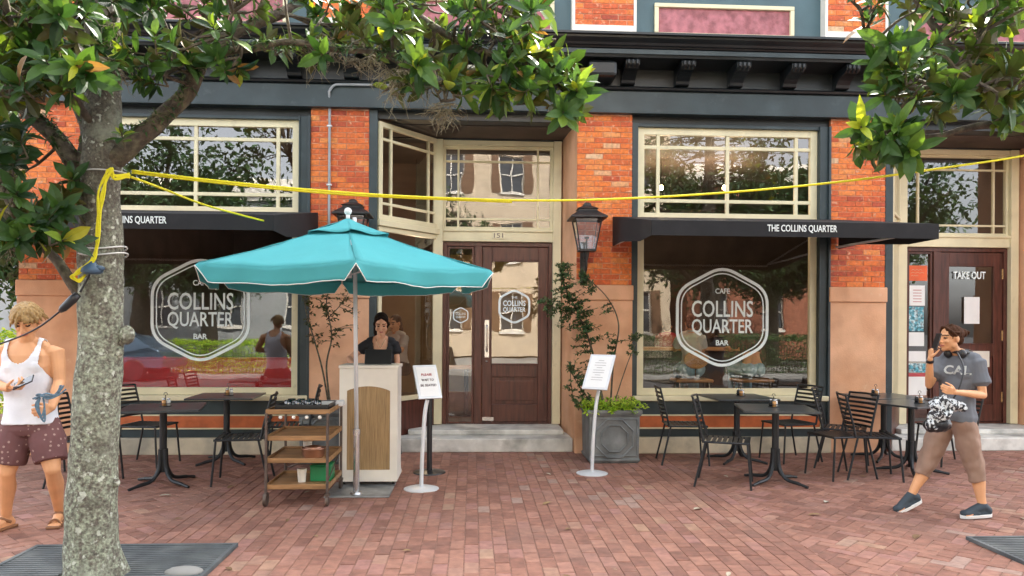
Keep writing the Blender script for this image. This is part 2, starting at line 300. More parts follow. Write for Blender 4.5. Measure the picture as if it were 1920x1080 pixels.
# ================================================================== SETTING: ground
def clip_poly(poly, x0, x1, y0, y1):
    for ax, lim, sg in ((0, x0, 1), (0, x1, -1), (1, y0, 1), (1, y1, -1)):
        out = []
        for i in range(len(poly)):
            a, b = poly[i-1], poly[i]; da = (a[ax]-lim)*sg; db = (b[ax]-lim)*sg
            if (da >= 0) != (db >= 0):
                t = da/(da-db); out.append((a[0]+(b[0]-a[0])*t, a[1]+(b[1]-a[1])*t))
            if db >= 0: out.append(b)
        poly = out
        if len(poly) < 3: return []
    return poly
def ground():
    m = MB(); m.box(-120, 120, -120, 120, -1.0, -.131); tag(m.build('road', M['asphalt']), kind='structure')
    m = MB(); m.box(-60, 60, -6.85, -6.7, -.2, .004); tag(m.build('kerb', M['concrete'], bevel=.015), kind='structure')
    m = MB(); m.box(-60, 60, -6.7, 6, -.12, -.0055); tag(m.build('pavement_bed', M['joint']), kind='structure')
    m = MB(); rnd = random.Random(3); L, W, g = .203, .1, .0034
    def paver(poly):
        n = len(poly); cx = sum(p[0] for p in poly)/n; cy = sum(p[1] for p in poly)/n
        z = rnd.uniform(-.0015, .0015); tx, ty = rnd.uniform(-.02, .02), rnd.uniform(-.02, .02)
        zz = lambda x, y: z+(x-cx)*tx+(y-cy)*ty
        big = noise.noise(V((cx*.6, cy*.6, 3)))*.22
        m.ct = min(1, max(0, rnd.random()+big-.03)); b = .003
        inn = [(cx+(x-cx)*(1-b/max(.02, math.hypot(x-cx, y-cy))*1.4), cy+(y-cy)*(1-b/max(.02, math.hypot(x-cx, y-cy))*1.4)) for x, y in poly]
        vs = [(x, y, zz(x, y)) for x, y in inn]+[(x, y, zz(x, y)-.003) for x, y in poly]+[(x, y, -.012) for x, y in poly]
        m.add(vs, [tuple(range(n))]+[(n+i, n+(i+1) % n, (i+1) % n, i) for i in range(n)]+[(2*n+i, 2*n+(i+1) % n, n+(i+1) % n, n+i) for i in range(n)])
    def rect(x, y, a, b): return [(x+g, y+g), (x+a-g, y+g), (x+a-g, y+b-g), (x+g, y+b-g)]
    x0, x1, y0, y1 = -2.35, 2.35, -6.68, 1.4
    i = 0; x = x0
    while x < x1-.01:
        y = y0-((i % 2)*.5+rnd.uniform(-.04, .04))*L; w_ = W
        while y < y1:
            q = clip_poly(rect(x, y, w_, L), x0, x1, y0, y1)
            if q: paver(q)
            y += L
        x += W; i += 1
    # 45-degree herringbone either side
    for (a, b) in ((-7.4, x0), (x1, 9.2)):
        rot = Matrix.Rotation(R(45), 2)
        U = W
        for i in range(-110, 111):
            for j in range(-110, 111):
                k = (i-j) % 4
                if k == 0: rc = rect(i*U, j*U, 2*U, U)
                elif k == 3: rc = rect(i*U, j*U, U, 2*U) if True else None
                else: continue
                pts = [tuple(rot @ V(p)) for p in rc]
                pts = [(p[0]+(a+b)/2, p[1]-2.6) for p in pts]
                q = clip_poly(pts, a, b, y0, y1)
                if q: paver(q)
    tag(m.build('brick_pavement', M['paver']), kind='structure')
    m = MB(); m.box(-60, 60, -24, -14, -.12, .0); tag(m.build('far_pavement', M['concrete']), kind='structure')
    for nm, lo, hi in (('pavement_left', -60, -7.4), ('pavement_right', 9.2, 60)):
        m = MB(); m.box(lo, hi, -6.69, 6, -.1, -.002); tag(m.build('side_pavement', M['joint']), kind='structure')
ground()

# ================================================================== BUILDING
B = thing('cafe_building', 'orange brick cafe with dark teal cornice, cream window frames and two recessed doorways', 'building')
def box_part(name, m, parent, *bx, bevel=.004):
    mb = MB()
    for q in bx: mb.box(*q)
    return mb.build(name, m, parent, bevel=bevel)
def brickwork(mb, M4, w, z0, z1, seed=0, side=True):
    """individual bricks over a mortar slab, in local x (width) / z, facing -y"""
    rnd = random.Random(seed); o = mb.M; mb.M = M4; mb.cm = 1; mb.box(0.004, w-.004, 0, .10, z0, z1); mb.cm = 0
    L, H, j = .205, .0585, .008; z = z0+.002; r = 0; z1 -= .003
    while z < z1-.02:
        x = 0 if r % 2 == 0 else -(L+j)/2; h = min(H, z1-z)
        while x < w-.01:
            a, b = max(x, 0), min(x+L, w)
            if b-a > .02:
                mb.ct = min(1, max(0, rnd.gauss(.52, .2)+noise.noise(V((M4.translation.x+x, 0, z*1.2)))*.35)); d = rnd.uniform(-.0015, .0015); e = .002
                y = -.006+d
                vs = [(a, .001, z), (b, .001, z), (b, .001, z+h), (a, .001, z+h), (a+e, y, z+e), (b-e, y, z+e), (b-e, y, z+h-e), (a+e, y, z+h-e)]
                mb.add(vs, [(4, 5, 6, 7), (0, 1, 5, 4), (1, 2, 6, 5), (2, 3, 7, 6), (3, 0, 4, 7)])
            x += L+j
        z += H+j; r += 1
    mb.M = o
T = Matrix.Translation
def pier(x0, x1, seed, left=False, right=False):
    mb = MB(); brickwork(mb, T((x0, 0, 0)), x1-x0, 2.05, 4.13, seed)
    p = mb.build('brick_pier', [M['brick'], M['mortar']], B)
    q = box_part('rendered_base', M['peach'], p, (x0-.012, x1+.012, -.022, .1, 0, 1.86), bevel=.008)
    q = box_part('base_cap', M['peach'], p, (x0-.02, x1+.02, -.04, .1, 1.862, 2.048), bevel=.012)
    return p
piers = [(-5.31, -4.62), (-1.945, -1.256), (1.252, 1.928), (4.407, 5.106), (7.62, 8.4)]
for i, (a, b) in enumerate(piers): pier(a, b, i)
# side walls of the building and upper storey
box_part('side_wall', M['peach'], B, (-5.31, -5.0, .101, 9, 0, 9.0), (-4.999, 12, 8.7, 9, 0, 9.0))
box_part('side_wall', M['peach'], B, (8.0, 12, .101, .4, 0, 4.4))
box_part('roof', M['asphalt'], B, (-5.4, 12, -.05, 9, 8.9, 9.1))
box_part('parapet', M['upper_teal'], B, (-5.31, 12, .102, .3, 8.0, 8.899))
# core masonry above openings
box_part('lintel', M['black_paint'], B, (-5.3, 12, .05, .25, 4.03, 5.1))
# fascia / frieze / cornice
mb = MB(); mb.box(-5.36, 12, -.07, .05, 4.135, 4.395); mb.box(-5.36, 12, -.085, .05, 4.125, 4.142)
fa = mb.build('fascia', M['teal'], B, bevel=.004)
for xx in (-4.2, -2.45, -.05, 2.9, 5.2): pass
cor = MB()
prof = [(.05, 4.396), (-.075, 4.396), (-.11, 4.405), (-.12, 4.425), (-.10, 4.445), (-.055, 4.455), (-.055, 4.66), (-.43, 4.675), (-.44, 4.70), (-.44, 4.765), (-.465, 4.77), (-.475, 4.785), (-.50, 4.79),
        (-.515, 4.815), (-.545, 4.84), (-.56, 4.855), (-.565, 4.875), (-.60, 4.88), (-.60, 4.905), (-.02, 4.98), (.05, 4.98)]
cor.prism(prof, -5.5, 12, 'x')
co = cor.build('cornice', M['black_paint'], B, fix=True)
fr = MB(); fr.box(-5.5, 12, -.458, -.441, 4.705, 4.76); fr.build('cornice_band', M['teal'], co, bevel=.003)
def bracket(x, wd=.17):
    b = MB(); pr = [(-.056, 4.672), (-.40, 4.672), (-.41, 4.64), (-.40, 4.60), (-.35, 4.575), (-.27, 4.565), (-.20, 4.54), (-.155, 4.50), (-.14, 4.465), (-.10, 4.456), (-.056, 4.456)]
    b.prism(pr, x-wd/2, x+wd/2, 'x'); b.box(x-wd/2-.02, x+wd/2+.02, -.425, -.056, 4.676, 4.696)
    for k in (-1, 0, 1): b.tube([(x+k*wd*.3, -.415, 4.655), (x+k*wd*.3, -.415, 4.615), (x+k*wd*.3, -.37, 4.575)], wd*.10, 8)
    return b.build('bracket', M['black_paint'], co, bevel=.006, fix=False)
x = 1.845-.66*11
while x < 9:
    if x > -5.3 and abs(x-1.185) > .2: bracket(x)
    x += .66
for x in (1.50,):
    b = MB(); b.box(x-.17, x+.17, -.38, -.056, 4.47, 4.665); b.build('end_block', M['black_paint'], co, bevel=.04)
# upper storey
up_ = MB()
for i, (a, b) in enumerate([(-5.31, -4.62), (-1.93, -1.22), (1.214, 1.93), (4.32+.03, 5.08), (7.6, 8.4)]):
    mb = MB(); brickwork(mb, T((a, -.02, 0)), b-a, 5.205, 7.2, 20+i); p = mb.build('upper_brick_pier', [M['brick'], M['mortar']], B)
    box_part('pier_trim', M['whitepaint'], p, (a-.035, a-.001, -.035, .1, 4.985, 7.2), (b+.001, b+.035, -.035, .1, 4.985, 7.2), (a, b, -.035, .05, 4.985, 5.203), bevel=.003)
mb = MB(); mb.box(-5.3, 12, .101, .3, 4.97, 8.0); mb.build('upper_wall', M['upper_teal'], B)
for (a, b) in ((-4.35, -2.25), (-.92, .97), (2.21, 3.965), (5.45, 7.25)):
    f = MB(); z0, z1 = 5.12, 5.53
    if a == -.92: pass
    for q in ((a, b, z0, z0+.05), (a, b, z1-.05, z1), (a, a+.05, z0+.051, z1-.051), (b-.05, b, z0+.051, z1-.051)): f.box(q[0], q[1], .05, .1, q[2], q[3])
    fo = f.build('panel_frame', M['cream'], B, bevel=.006)
    box_part('rose_panel', M['pink'], fo, (a+.05, b-.05, .085, .099, z0+.05, z1-.05), bevel=0)
    ff = MB(); u0, u1 = 5.72, 7.3
    for q in ((a, b, u0, u0+.07), (a, b, u1-.07, u1), (a, a+.07, u0, u1), (b-.07, b, u0, u1), ((a+b)/2-.03, (a+b)/2+.03, u0, u1)): ff.box(q[0], q[1], .05, .1, q[2], q[3])
    uo = ff.build('upper_window', M['cream'], B)
    box_part('pane', mat('dark_pane', (.03, .035, .04), .1), uo, (a+.07, b-.07, .08, .095, u0+.07, u1-.07), bevel=0)

def frame_mb(w, z0, z1, fw, xb=(), zb=(), bw=.028, d=.06, sides=(1, 1, 1, 1)):
    m = MB(); l, r_, b, t = sides
    if l: m.box(0, fw, 0, d, z0, z1)
    if r_: m.box(w-fw, w, 0, d, z0, z1)
    a0 = fw if l else 0; a1 = w-fw if r_ else w
    if b: m.box(a0, a1, .002, d, z0, z0+fw)
    if t: m.box(a0, a1, .002, d, z1-fw, z1)
    for x_ in xb: m.box(x_-bw/2, x_+bw/2, .012, d-.008, z0+fw*.5, z1-fw*.5)
    for z_ in zb: m.box(a0, a1, .014, d-.01, z_-bw/2, z_+bw/2)
    return m
def window(M4, w, z0, z1, fw, xb=(), zb=(), bw=.028, gl='glass', name='window', col='cream', parent=None, **k):
    m = frame_mb(w, z0, z1, fw, xb, zb, bw, **k); m.v = [tuple(M4 @ V(p)) for p in m.v]
    o = m.build(name, M[col], parent or B, bevel=.003)
    g = MB(); g.M = M4; g.add([(fw*.5, .032, z0+fw*.5), (w-fw*.5, .032, z0+fw*.5), (w-fw*.5, .032, z1-fw*.5), (fw*.5, .032, z1-fw*.5)], [(0, 1, 2, 3)])
    g.build('pane', M[gl], o); return o
def hexring(m, c, h, wdt, th, rot=None, y=0):
    """rounded hexagon ring, point up"""
    pts = []; hw, hh = wdt/2, h/2; q = hh*.53; cs = [(0, hh), (hw, q), (hw, -q), (0, -hh), (-hw, -q), (-hw, q)]
    rr = .14
    for i, p in enumerate(cs):
        a, b = V(cs[i-1]), V(cs[(i+1) % 6]); p = V(p)
        da = (a-p).normalized()*h*rr; db = (b-p).normalized()*h*rr
        for k in range(7):
            t = k/6; pts.append((p+da)*(1-t)**2+2*t*(1-t)*p+(p+db)*t*t)
    n = len(pts); vs = []
    for i, p in enumerate(pts):
        tn = (pts[(i+1) % n]-pts[i-1]).normalized(); nn = V((-tn.y, tn.x))
        for s_ in (-.5, .5): vs.append(V((p.x+nn.x*th*s_, y, p.y+nn.y*th*s_)))
    vs = [tuple((rot @ v if rot else v)+V(c)) for v in vs]
    m.add(vs, [(2*i, 2*i+1, 2*((i+1) % n)+1, 2*((i+1) % n)) for i in range(n)])
def shopfront(x0, x1, cx, decalz, hasbar):
    w = x1-x0; tw = .12
    # dark surround
    box_part('window_surround', M['teal'], B, (x0, x0+.075, .0, .2, .64, 4.03), (x1-.14, x1, 0, .2, .64, 4.03), (x0+.02, x1-.02, .01, .2, 3.99, 4.028), (x1-.14, x1-.125, -.02, 0, .64, 4.03), (x1-.03, x1, -.03, 0, .2, 4.03), bevel=.004)
    box_part('stall_riser', M['teal'], B, (x0, x1, 0, .15, .2, .635), bevel=.004)
    box_part('riser_inset', M['redpanel'], B, (x0+.10, x1-.12, -.010, -.0005, .315, .455), bevel=0)
    t = MB(); a, b, z0, z1 = x0+.08, x1-.10, .298, .472
    for q in ((a, b, z0, z0+.016), (a, b, z1-.016, z1), (a, a+.016, z0, z1), (b-.016, b, z0, z1)): t.box(q[0], q[1], -.02, -.0006, q[2], q[3])
    t.build('inset_trim', M['cream'], B)
    box_part('stone_base', M['stone2'], B, (x0-.01, x1+.01, -.05, .15, 0, .198), bevel=.01)
    sx0, sx1 = x0+.078, x1-.142; sw = sx1-sx0
    box_part('window_sill', M['cream'], B, (x0+.02, x1-.02, -.045, .2, .637, .70), bevel=.01)
    lo = window(T((sx0, .05, 0)), sw, .702, 2.86, .085, gl='glass')
    # decal lettering in the pane
    d = MB(); hexring(d, (cx, .074, decalz), 1.27, 1.13, .036); hexring(d, (cx, .074, decalz), 1.16, 1.03, .014)
    d.build('logo_outline', M['decal'], lo)
    text('lettering', 'COLLINS', M['decal'], lo, (cx, .074, decalz+.105), .205, .77, bold=.01)
    text('lettering', 'QUARTER', M['decal'], lo, (cx, .074, decalz-.125), .205, .77, bold=.01)
    text('lettering', 'CAFE', M['decal'], lo, (cx, .074, decalz+.325), .065, .18, bold=.01)
    text('lettering', 'BAR', M['decal'], lo, (cx, .074, decalz-.315), .065, .16, bold=.02)
    z0, z1 = 2.862, 3.99
    window(T((sx0, .052, 0)), sw, z0, z1, .085, xb=(.26, sw/2, sw-.26), zb=(z0+.235, z1-.235), bw=.042)
shopfront(-4.62, -1.945, -3.25, 1.71, True)
shopfront(1.928, 4.407, 3.085, 1.665, True)

# ---- recessed entrances
def tube_x(): pass
def entrance(x0, x1, bx0, bx1, take):
    yb = .9
    # reveals
    ang = math.atan2(yb-.02, bx0-x0-.02); Lw = math.hypot(bx0-x0-.02, yb-.02)
    MA = T((x0+.02, .02, 0)) @ Matrix.Rotation(ang, 4, 'Z')
    box_part('entrance_post', M['teal'], B, (x0-.10, x0+.0, -.01, .2, .2, 4.12), bevel=.006)
    uz0, uz1 = 2.82, 4.0
    wa = window(MA, Lw, uz0, uz1, .06, xb=(.22, Lw-.22), zb=(uz0+.2, uz1-.2), bw=.03)
    sl_ = MB(); sl_.M = MA; sl_.box(-.01, Lw+.03, -.03, .09, 2.74, 2.815); sl_.build('transom_bar', M['cream'], B, bevel=.008)
    lo = window(MA, Lw, .60, 2.735, .055, gl='glass2')
    pn = MB(); pn.M = MA; pn.box(0, Lw, .02, .12, .0, .595); pn.build('bay_panel', M['wood'], B, bevel=.004)
    # back wall cream frame
    cf = MB(); y0, y1 = yb, yb+.12
    cf.box(bx0-.10, bx0+.03, y0-.06, y1, .24, 4.0)
    cf.box(bx1, bx1+.11, y0-.05, y1, .24, 4.0)
    cf.box(bx0+.03, bx1, y0-.02, y1, 2.66, 2.82); cf.box(bx0+.03, bx1, y0-.04, y0-.021, 2.79, 2.82)
    cf.box(bx0+.03, bx1, y0-.02, y1, 3.93, 4.0)
    cf.build('door_surround', M['cream'], B, bevel=.006)
    box_part('recess_header', M['black_paint'], B, (x0, x1+.1, yb-.03, yb+.2, 4.002, 4.2), bevel=.006)
    box_part('recess_soffit', M['black_paint'], B, (x0-.1, x1+.1, .0, yb+.2, 4.118, 4.16), bevel=0)
    ws = bx1-bx0-.03
    window(T((bx0+.03, yb+.01, 0)), ws, 2.822, 3.928, .035, xb=(.2, ws-.2), zb=(2.822+.14, 3.928-.2), bw=.026)
    # right reveal
    rv = MB(); rv.add([(x1, -.0, 0), (x1+.4, -.0, 0), (x1+.4, yb+.2, 0), (bx1+.11, yb+.2, 0), (x1, -.0, 4.118), (x1+.4, -.0, 4.118), (x1+.4, yb+.2, 4.118), (bx1+.11, yb+.2, 4.118)],
           [(0, 3, 2, 1), (4, 5, 6, 7), (1, 2, 6, 5), (2, 3, 7, 6), (3, 0, 4, 7)])
    rv.build('reveal_wall', M['peach'], B)
    # step
    s_ = MB(); s_.box(x0+.05, x1-.02, -.0+.08, yb+.1, 0, .165); st = s_.build('stone_step', M['stone'], B, bevel=.012)
    s_ = MB(); s_.box(x0+.35, x1-.10, .38, yb+.1, .168, .232); s_.build('stone_step', M['stone'], B, bevel=.01)
    # door frame and sidelight
    yd = yb+.02; z0, z1 = .235, 2.655; slw = .37
    df = MB(); a0, a1 = bx0+.032, bx1-.002; ml = a0+.05+slw
    df.box(a0, a0+.055, yd, yd+.09, z0, z1); df.box(a1-.05, a1, yd, yd+.09, z0, z1); df.box(a0+.055, a1-.05, yd, yd+.09, z1-.055, z1); df.box(ml, ml+.10, yd, yd+.09, z0, z1-.055)
    df.box(ml+.102, a1-.05, yd, yd+.09, z0, z0+.02)
    fo = df.build('door_frame', M['wood'], B, bevel=.004)
    so_ = window(T((a0+.057, yd+.02, 0)), ml-a0-.06, z0, z1-.057, .03, gl='glass2', name='sidelight', col='wood')
    # leaf
    d0, d1 = ml+.104, a1-.053; w = d1-d0; lf = MB(); y = yd+.02; stl = .13
    gz0 = 1.02 if not take else 1.32; gz1 = 2.42
    lf.box(d0, d0+stl, y, y+.05, z0+.025, z1-.06); lf.box(d1-stl, d1, y, y+.05, z0+.025, z1-.06); lf.box(d0+stl, d1-stl, y, y+.05, gz1, z1-.06)
    lf.box(d0+stl, d1-stl, y, y+.05, z0+.025, z0+.26); lf.box(d0+stl, d1-stl, y, y+.05, gz0-.16, gz0); lf.box(d0+stl, d1-stl, y+.018, y+.04, z0+.26, gz0-.16)
    lf.box(d0+stl+.05, d1-stl-.05, y+.006, y+.02, z0+.31, gz0-.21)
    for q in ((d0+stl, d1-stl, gz0, gz0+.02), (d0+stl, d1-stl, gz1-.02, gz1)): lf.box(q[0], q[1], y-.008, y+.04, q[2], q[3])
    do = lf.build('door', M['wood'], B, bevel=.005)
    g = MB(); yy = y+.025; g.add([(d0+stl, yy, gz0), (d1-stl, yy, gz0), (d1-stl, yy, gz1), (d0+stl, yy, gz1)], [(0, 1, 2, 3)]); g.build('pane', M['glass2'], do)
    hx = d0+.065
    if not take:
        h = MB(); h.tube(bez([(hx, y-.005, 1.20), (hx, y-.055, 1.23), (hx, y-.06, 1.38), (hx, y-.055, 1.52), (hx, y-.005, 1.55)], 5), .014, 10); h.box(hx-.03, hx+.03, y-.012, y-.001, 1.12, 1.62); h.lathe([(.0, 0), (.018, 0), (.018, .02), (0, .02)], (hx, y-.02, 1.06), 12)
        h.build('handle', M['chrome'], do, bevel=.002)
        k = MB(); k.box(d0+.01, d0+.16, y-.01, y-.001, z0+.04, z0+.09); k.build('kick_latch', M['chrome'], do)
        d = MB(); c = ((d0+d1)/2-.01, y-.002, 1.80); hexring(d, c, .45, .40, .028); dd = d.build('logo_outline', M['decal'], do)
        text('lettering', 'THE', M['decal'], do, (c[0], c[1], 1.925), .03, .08); text('lettering', 'COLLINS', M['decal'], do, (c[0], c[1], 1.845), .075, .30, bold=.02)
        text('lettering', 'QUARTER', M['decal'], do, (c[0], c[1], 1.755), .075, .30, bold=.02)
        sc_ = ((a0+.057+ml)/2, yd+.04, 1.68); d = MB(); hexring(d, sc_, .21, .19, .014); d.build('logo_outline', M['decal'], so_)
        text('lettering', 'COLLINS', M['decal'], so_, (sc_[0], sc_[1], 1.70), .03, .13); text('lettering', 'QUARTER', M['decal'], so_, (sc_[0], sc_[1], 1.655), .03, .13)
        p = MB(); p.box(.245, .415, yb-.032, yb-.022, 2.695, 2.785); po = p.build('number_plate', M['cream'], B, bevel=.003)
        text('lettering', '151', M['ink'], po, (.33, yb-.034, 2.74), .06, .12)
        l = MB(); l.lathe([(0, 4.100), (.05, 4.100), (.075, 4.108), (.075, 4.117), (0, 4.117)], (.35, .38, 0), 24); lo_ = l.build('downlight', M['whitepaint'], B, smooth=False)
        l = MB(); l.lathe([(0, 4.096), (.045, 4.096), (.045, 4.0995), (0, 4.0995)], (.35, .38, 0), 24); l.build('bulb', M['spot'], lo_)
    else:
        text('lettering', 'TAKE OUT', M['decal'], do, ((d0+d1)/2-.03, y-.002, 2.28), .105, .46, bold=.02)
        for hz in (2.3, 1.45, .6):
            h = MB(); h.box(d1-.02, d1+.012, y-.012, y-.001, hz-.07, hz+.07); h.build('hinge', M['brass'], do)
        def sheet(nm, m_, x_, z_, w_, h_, yy, par=None):
            s = MB(); s.box(x_-w_/2, x_+w_/2, yy, yy+.003, z_-h_/2, z_+h_/2); return s.build(nm, M[m_], par or so_)
        def at(px, py): q = P(px, py, yb+.05); return q.x, q.z
        sx = (a0+.057+ml)/2; q = at(1720, 512); o = sheet('notice', 'orange', q[0], q[1], .30, .21, yd+.045)
        
        for k, (wx, ox) in enumerate(((.15, .0), (.19, .01), (.10, -.03))):
            s = MB(); s.tube(bez([(q[0]+ox-wx/2+wx*j/6, yd+.043, q[1]+.045-k*.04+(.006 if j % 2 else -.006)) for j in range(7)], 3), .003, 5); s.build('notice_print', M['peach'], so_)
        q = at(1721, 554); sheet('notice', 'paper', q[0], q[1], .22, .28, yd+.045)
        for k in range(5):
            s = MB(); s.box(q[0]-.06, q[0]+.06, yd+.042, yd+.044, q[1]-.09+k*.04, q[1]-.082+k*.04); s.build('notice_print', M['redink'], so_)
        q = at(1716, 598); sheet('poster', 'bluep', q[0], q[1], .26, .34, yd+.045)
        q = at(1716, 636); sheet('notice', 'paper', q[0], q[1], .27, .19, yd+.045)
        q = at(1718, 668); sheet('notice', 'paper', q[0], q[1], .29, .14, yd+.045)
        q = at(1718, 690); sheet('poster', 'bluep', q[0], q[1], .28, .12, yd+.046)
        q = at(1719, 722); sheet('poster', 'paper', q[0], q[1], .29, .28, yd+.045); q = at(1719, 703); sheet('poster_heading', 'redink', q[0], q[1], .29, .05, yd+.0435)
        q = at(1821, 582); sheet('notice', 'paper', q[0], q[1], .22, .37, y-.004, do)
        q = at(1825, 673); sheet('pale_rail', 'whitepaint', q[0], q[1], .44, .22, y-.005, do)
    return do
entrance(-1.155, 1.252, -.435, 1.055, False)
entrance(5.206, 7.62, 5.87, 7.375, True)
mb = MB(); mb.tube(bez([(-1.72, -.03, 2.1), (-1.72, -.03, 3.4), (-1.72, -.03, 4.2)], 3)+bez([(-1.715, -.095, 4.3), (-1.66, -.1, 4.37), (-1.55, -.1, 4.385), (-1.0, -.1, 4.39)], 6), .016, 10)
mb.build('conduit_pipe', M['pipe'], B, smooth=True)
for z in (2.5, 3.2, 3.9): box_part('pipe_clip', M['silver'], B, (-1.75, -1.69, -.05, -.008, z, z+.02))

# ---- interior shell of the cafe
def interior():
    fl = MB(); fl.box(-4.95, 8, .26, 8.6, .10, .16); fl.build('interior_floor', M['intfloor'], B)
    ce = MB(); ce.box(-4.95, 8, .26, 8.6, 4.02, 4.1); ce.build('interior_ceiling', M['darkwall'], B)
    wl = MB(); wl.box(-4.95, 8, 6.5, 6.6, .16, 4.02); wl.box(-4.95, -4.9, .26, 6.5, .16, 4.02); wl.box(7.95, 8, .3, 6.5, .16, 4.02)
    wl.box(1.6, 1.7, .3, 4, .16, 4.02); wl.build('interior_wall', M['darkwall'], B)
    oc = MB(); oc.box(-1.9, 1.4, 6.40, 6.48, .16, 3.0); oc.build('interior_wall', M['intwall'], B)
    b = MB(); brickwork(b, T((-3.3, 4.9, 0)), 1.6, .17, 4.0, 77); b.build('interior_brick_wall', [M['brick'], M['mortar']], B)
    # banquette
    t = thing('banquette', 'long red vinyl bench back inside the left window', 'bench', (-3.2, .34, .16))
    q = MB(); q.box(-1.2, 1.15, -.12, .0, .0, .98); q.build('backrest', M['redseat'], t, bevel=.03)
    q = MB(); q.box(-1.2, 1.15, .002, .5, 0, .45); q.build('seat', M['redseat'], t, bevel=.03)
    # window counter and stools in the right window
    t = thing('counter', 'dark wooden bar counter inside the right window', 'counter', (3.1, 3.0, .16))
    q = MB(); q.box(-1.3, 1.5, -.3, .3, 1.0, 1.05); q.build('counter_top', M['stoolwood'], t, bevel=.01)
    q = MB(); q.box(-1.25, 1.45, -.2, .25, 0, .998); q.build('front_panel', M['darkwall'], t)
    def stool(px, py, label, backrest):
        p = P(px, py, 1.0); z = p.z-.16
        t = thing('bar_stool', label, 'stool', (p.x, 1.0, .16), group='stools inside the right window')
        q = MB(); q.box(-.26, .26, -.16, .2, z-.03, z+.015); q.build('seat', M['stoolwood'], t, bevel=.02)
        if backrest:
            q = MB(); q.ell((0, -.2, z+.28), (.17, .02, .12), n=20); q.build('backrest', M['stoolwood'], t, smooth=True)
            q = MB(); q.tube([(0, -.19, z+.2), (0, -.14, z-.02)], .012); q.build('back_support', M['chrome'], t)
        for sx in (-1, 1):
            for sy in (-1, 1):
                q = MB(); q.tube([(sx*.2, sy*.12, z-.03), (sx*.24, sy*.18, 0)], .013); q.build('leg', M['chrome'], t)
        return t
    stool(1297, 712, 'wooden stool with round backrest behind the window logo', True)
    stool(1410, 712, 'low wooden stool carrying the person in pale jeans', False)
    for i, (px, py, Y, lb) in enumerate([(1358, 352, 2.0, 'small warm glass pendant lamp behind the centre bar of the right transom'), (1240, 352, 2.0, 'small warm pendant lamp behind the left part of the right transom'), (780, 505, 2.2, 'small warm pendant lamp added to brighten the room behind the hostess')]):  # last lamp is an addition that brightens the dim room behind the hostess
        p = P(px, py, Y); t = thing('pendant_lamp', lb, 'lamp', p, group='pendant lamps inside the cafe')
        q = MB(); q.ell((0, 0, 0), (.03, .03, .04), n=10); q.build('bulb', M['bulb'], t, smooth=True)
        ld = bpy.data.lights.new('bulb_light', 'POINT'); ld.energy = 8; ld.color = (1, .72, .45); ld.shadow_soft_size = .05; lo_ = bpy.data.objects.new('bulb_light', ld); sc.collection.objects.link(lo_); lo_.location = (p.x, p.y, p.z-.12)
        q = MB(); q.tube([(0, 0, .04), (0, 0, 4.02-p.z)], .004, 6); q.build('cord', M['blackcord'], t)
    # round inner tables
    for i, (x, y, lb) in enumerate([(-.1, 2.6, 'small wooden cafe table seen through the sidelight'), (-3.6, 2.4, 'wooden cafe table behind the red bench in the left window')]):
        t = thing('cafe_table', lb, 'table', (x, y, .16), group='tables inside the cafe')
        q = MB(); q.box(-.35, .35, -.35, .35, .72, .75); q.build('tabletop', M['stoolwood'], t, bevel=.005)
        q = MB(); q.tube([(0, 0, .72), (0, 0, .02)], .035); q.build('pedestal', M['darkmetal'], t); q = MB(); q.box(-.25, .25, -.25, .25, 0, .02); q.build('foot', M['darkmetal'], t)
interior()

# ---- awnings
def awning(x0, x1, txt_c, side, label):
    t = thing('awning', label, 'awning', ((x0+x1)/2, 0, 2.5), group='black canvas awnings over the shop windows')
    cx = (x0+x1)/2; w = (x1-x0)/2; Y0, Y1 = -.02, -2.0; top0, top1 = .38, .06; vb = -.085
    c = MB(); th = .006
    c.add([(-w, Y0, top0), (w, Y0, top0), (w, Y1, top1), (-w, Y1, top1), (-w, Y0, top0-th), (w, Y0, top0-th), (w, Y1+th, top1-th), (-w, Y1+th, top1-th)], [(0, 3, 2, 1), (4, 5, 6, 7), (0, 1, 5, 4)])
    c.build('canopy', M['awn'], t)
    c = MB(); c.box(-w, w, Y1-.004, Y1, vb, top1); vo = c.build('valance', M['awn'], t)
    for sx in (-1, 1):
        poly = [(Y0, top0), (Y1, top1), (Y1, vb)]+[(Y1+.15, vb-.005), (Y1+.5, -.06), (-.95, -.04), (-.55, -.02), (-.38, .0), (-.3, .02)][:0]+[(-1.5, vb), (-.62, .01), (-.45, .02), (Y0, .02)]
        s = MB(); s.prism(poly, sx*w-.004, sx*w+.004, 'x'); s.build('side_flap', M['awn'], t)
        s = MB(); s.tube([(sx*(w-.03), Y1+.03, 0), (sx*(w-.03), Y0, .04)], .014, 8); s.tube([(sx*(w-.03), Y1+.03, 0), (sx*(w-.03), Y0-.02, .3)], .012, 8); s.build('side_bar', M['silver'], t)
    s = MB(); s.tube([(-w+.03, Y1+.03, -.02), (w-.03, Y1+.03, -.02)], .014, 8); s.build('front_bar', M['silver'], t)
    text('lettering', 'THE COLLINS QUARTER', M['white'], t, (txt_c-cx, Y1-.007, -.008), .078, .685, bold=.012)
    return t
awning(-5.9, P(512, 400, -2).x, P(241, 398, -2).x, 0, 'black canvas awning over the left shop window beside the tree trunk')
awning(P(1222, 420, -2).x, P(1760, 420, -2).x, P(1504, 424, -2).x, 0, 'black canvas awning over the right shop window, all its lettering readable')

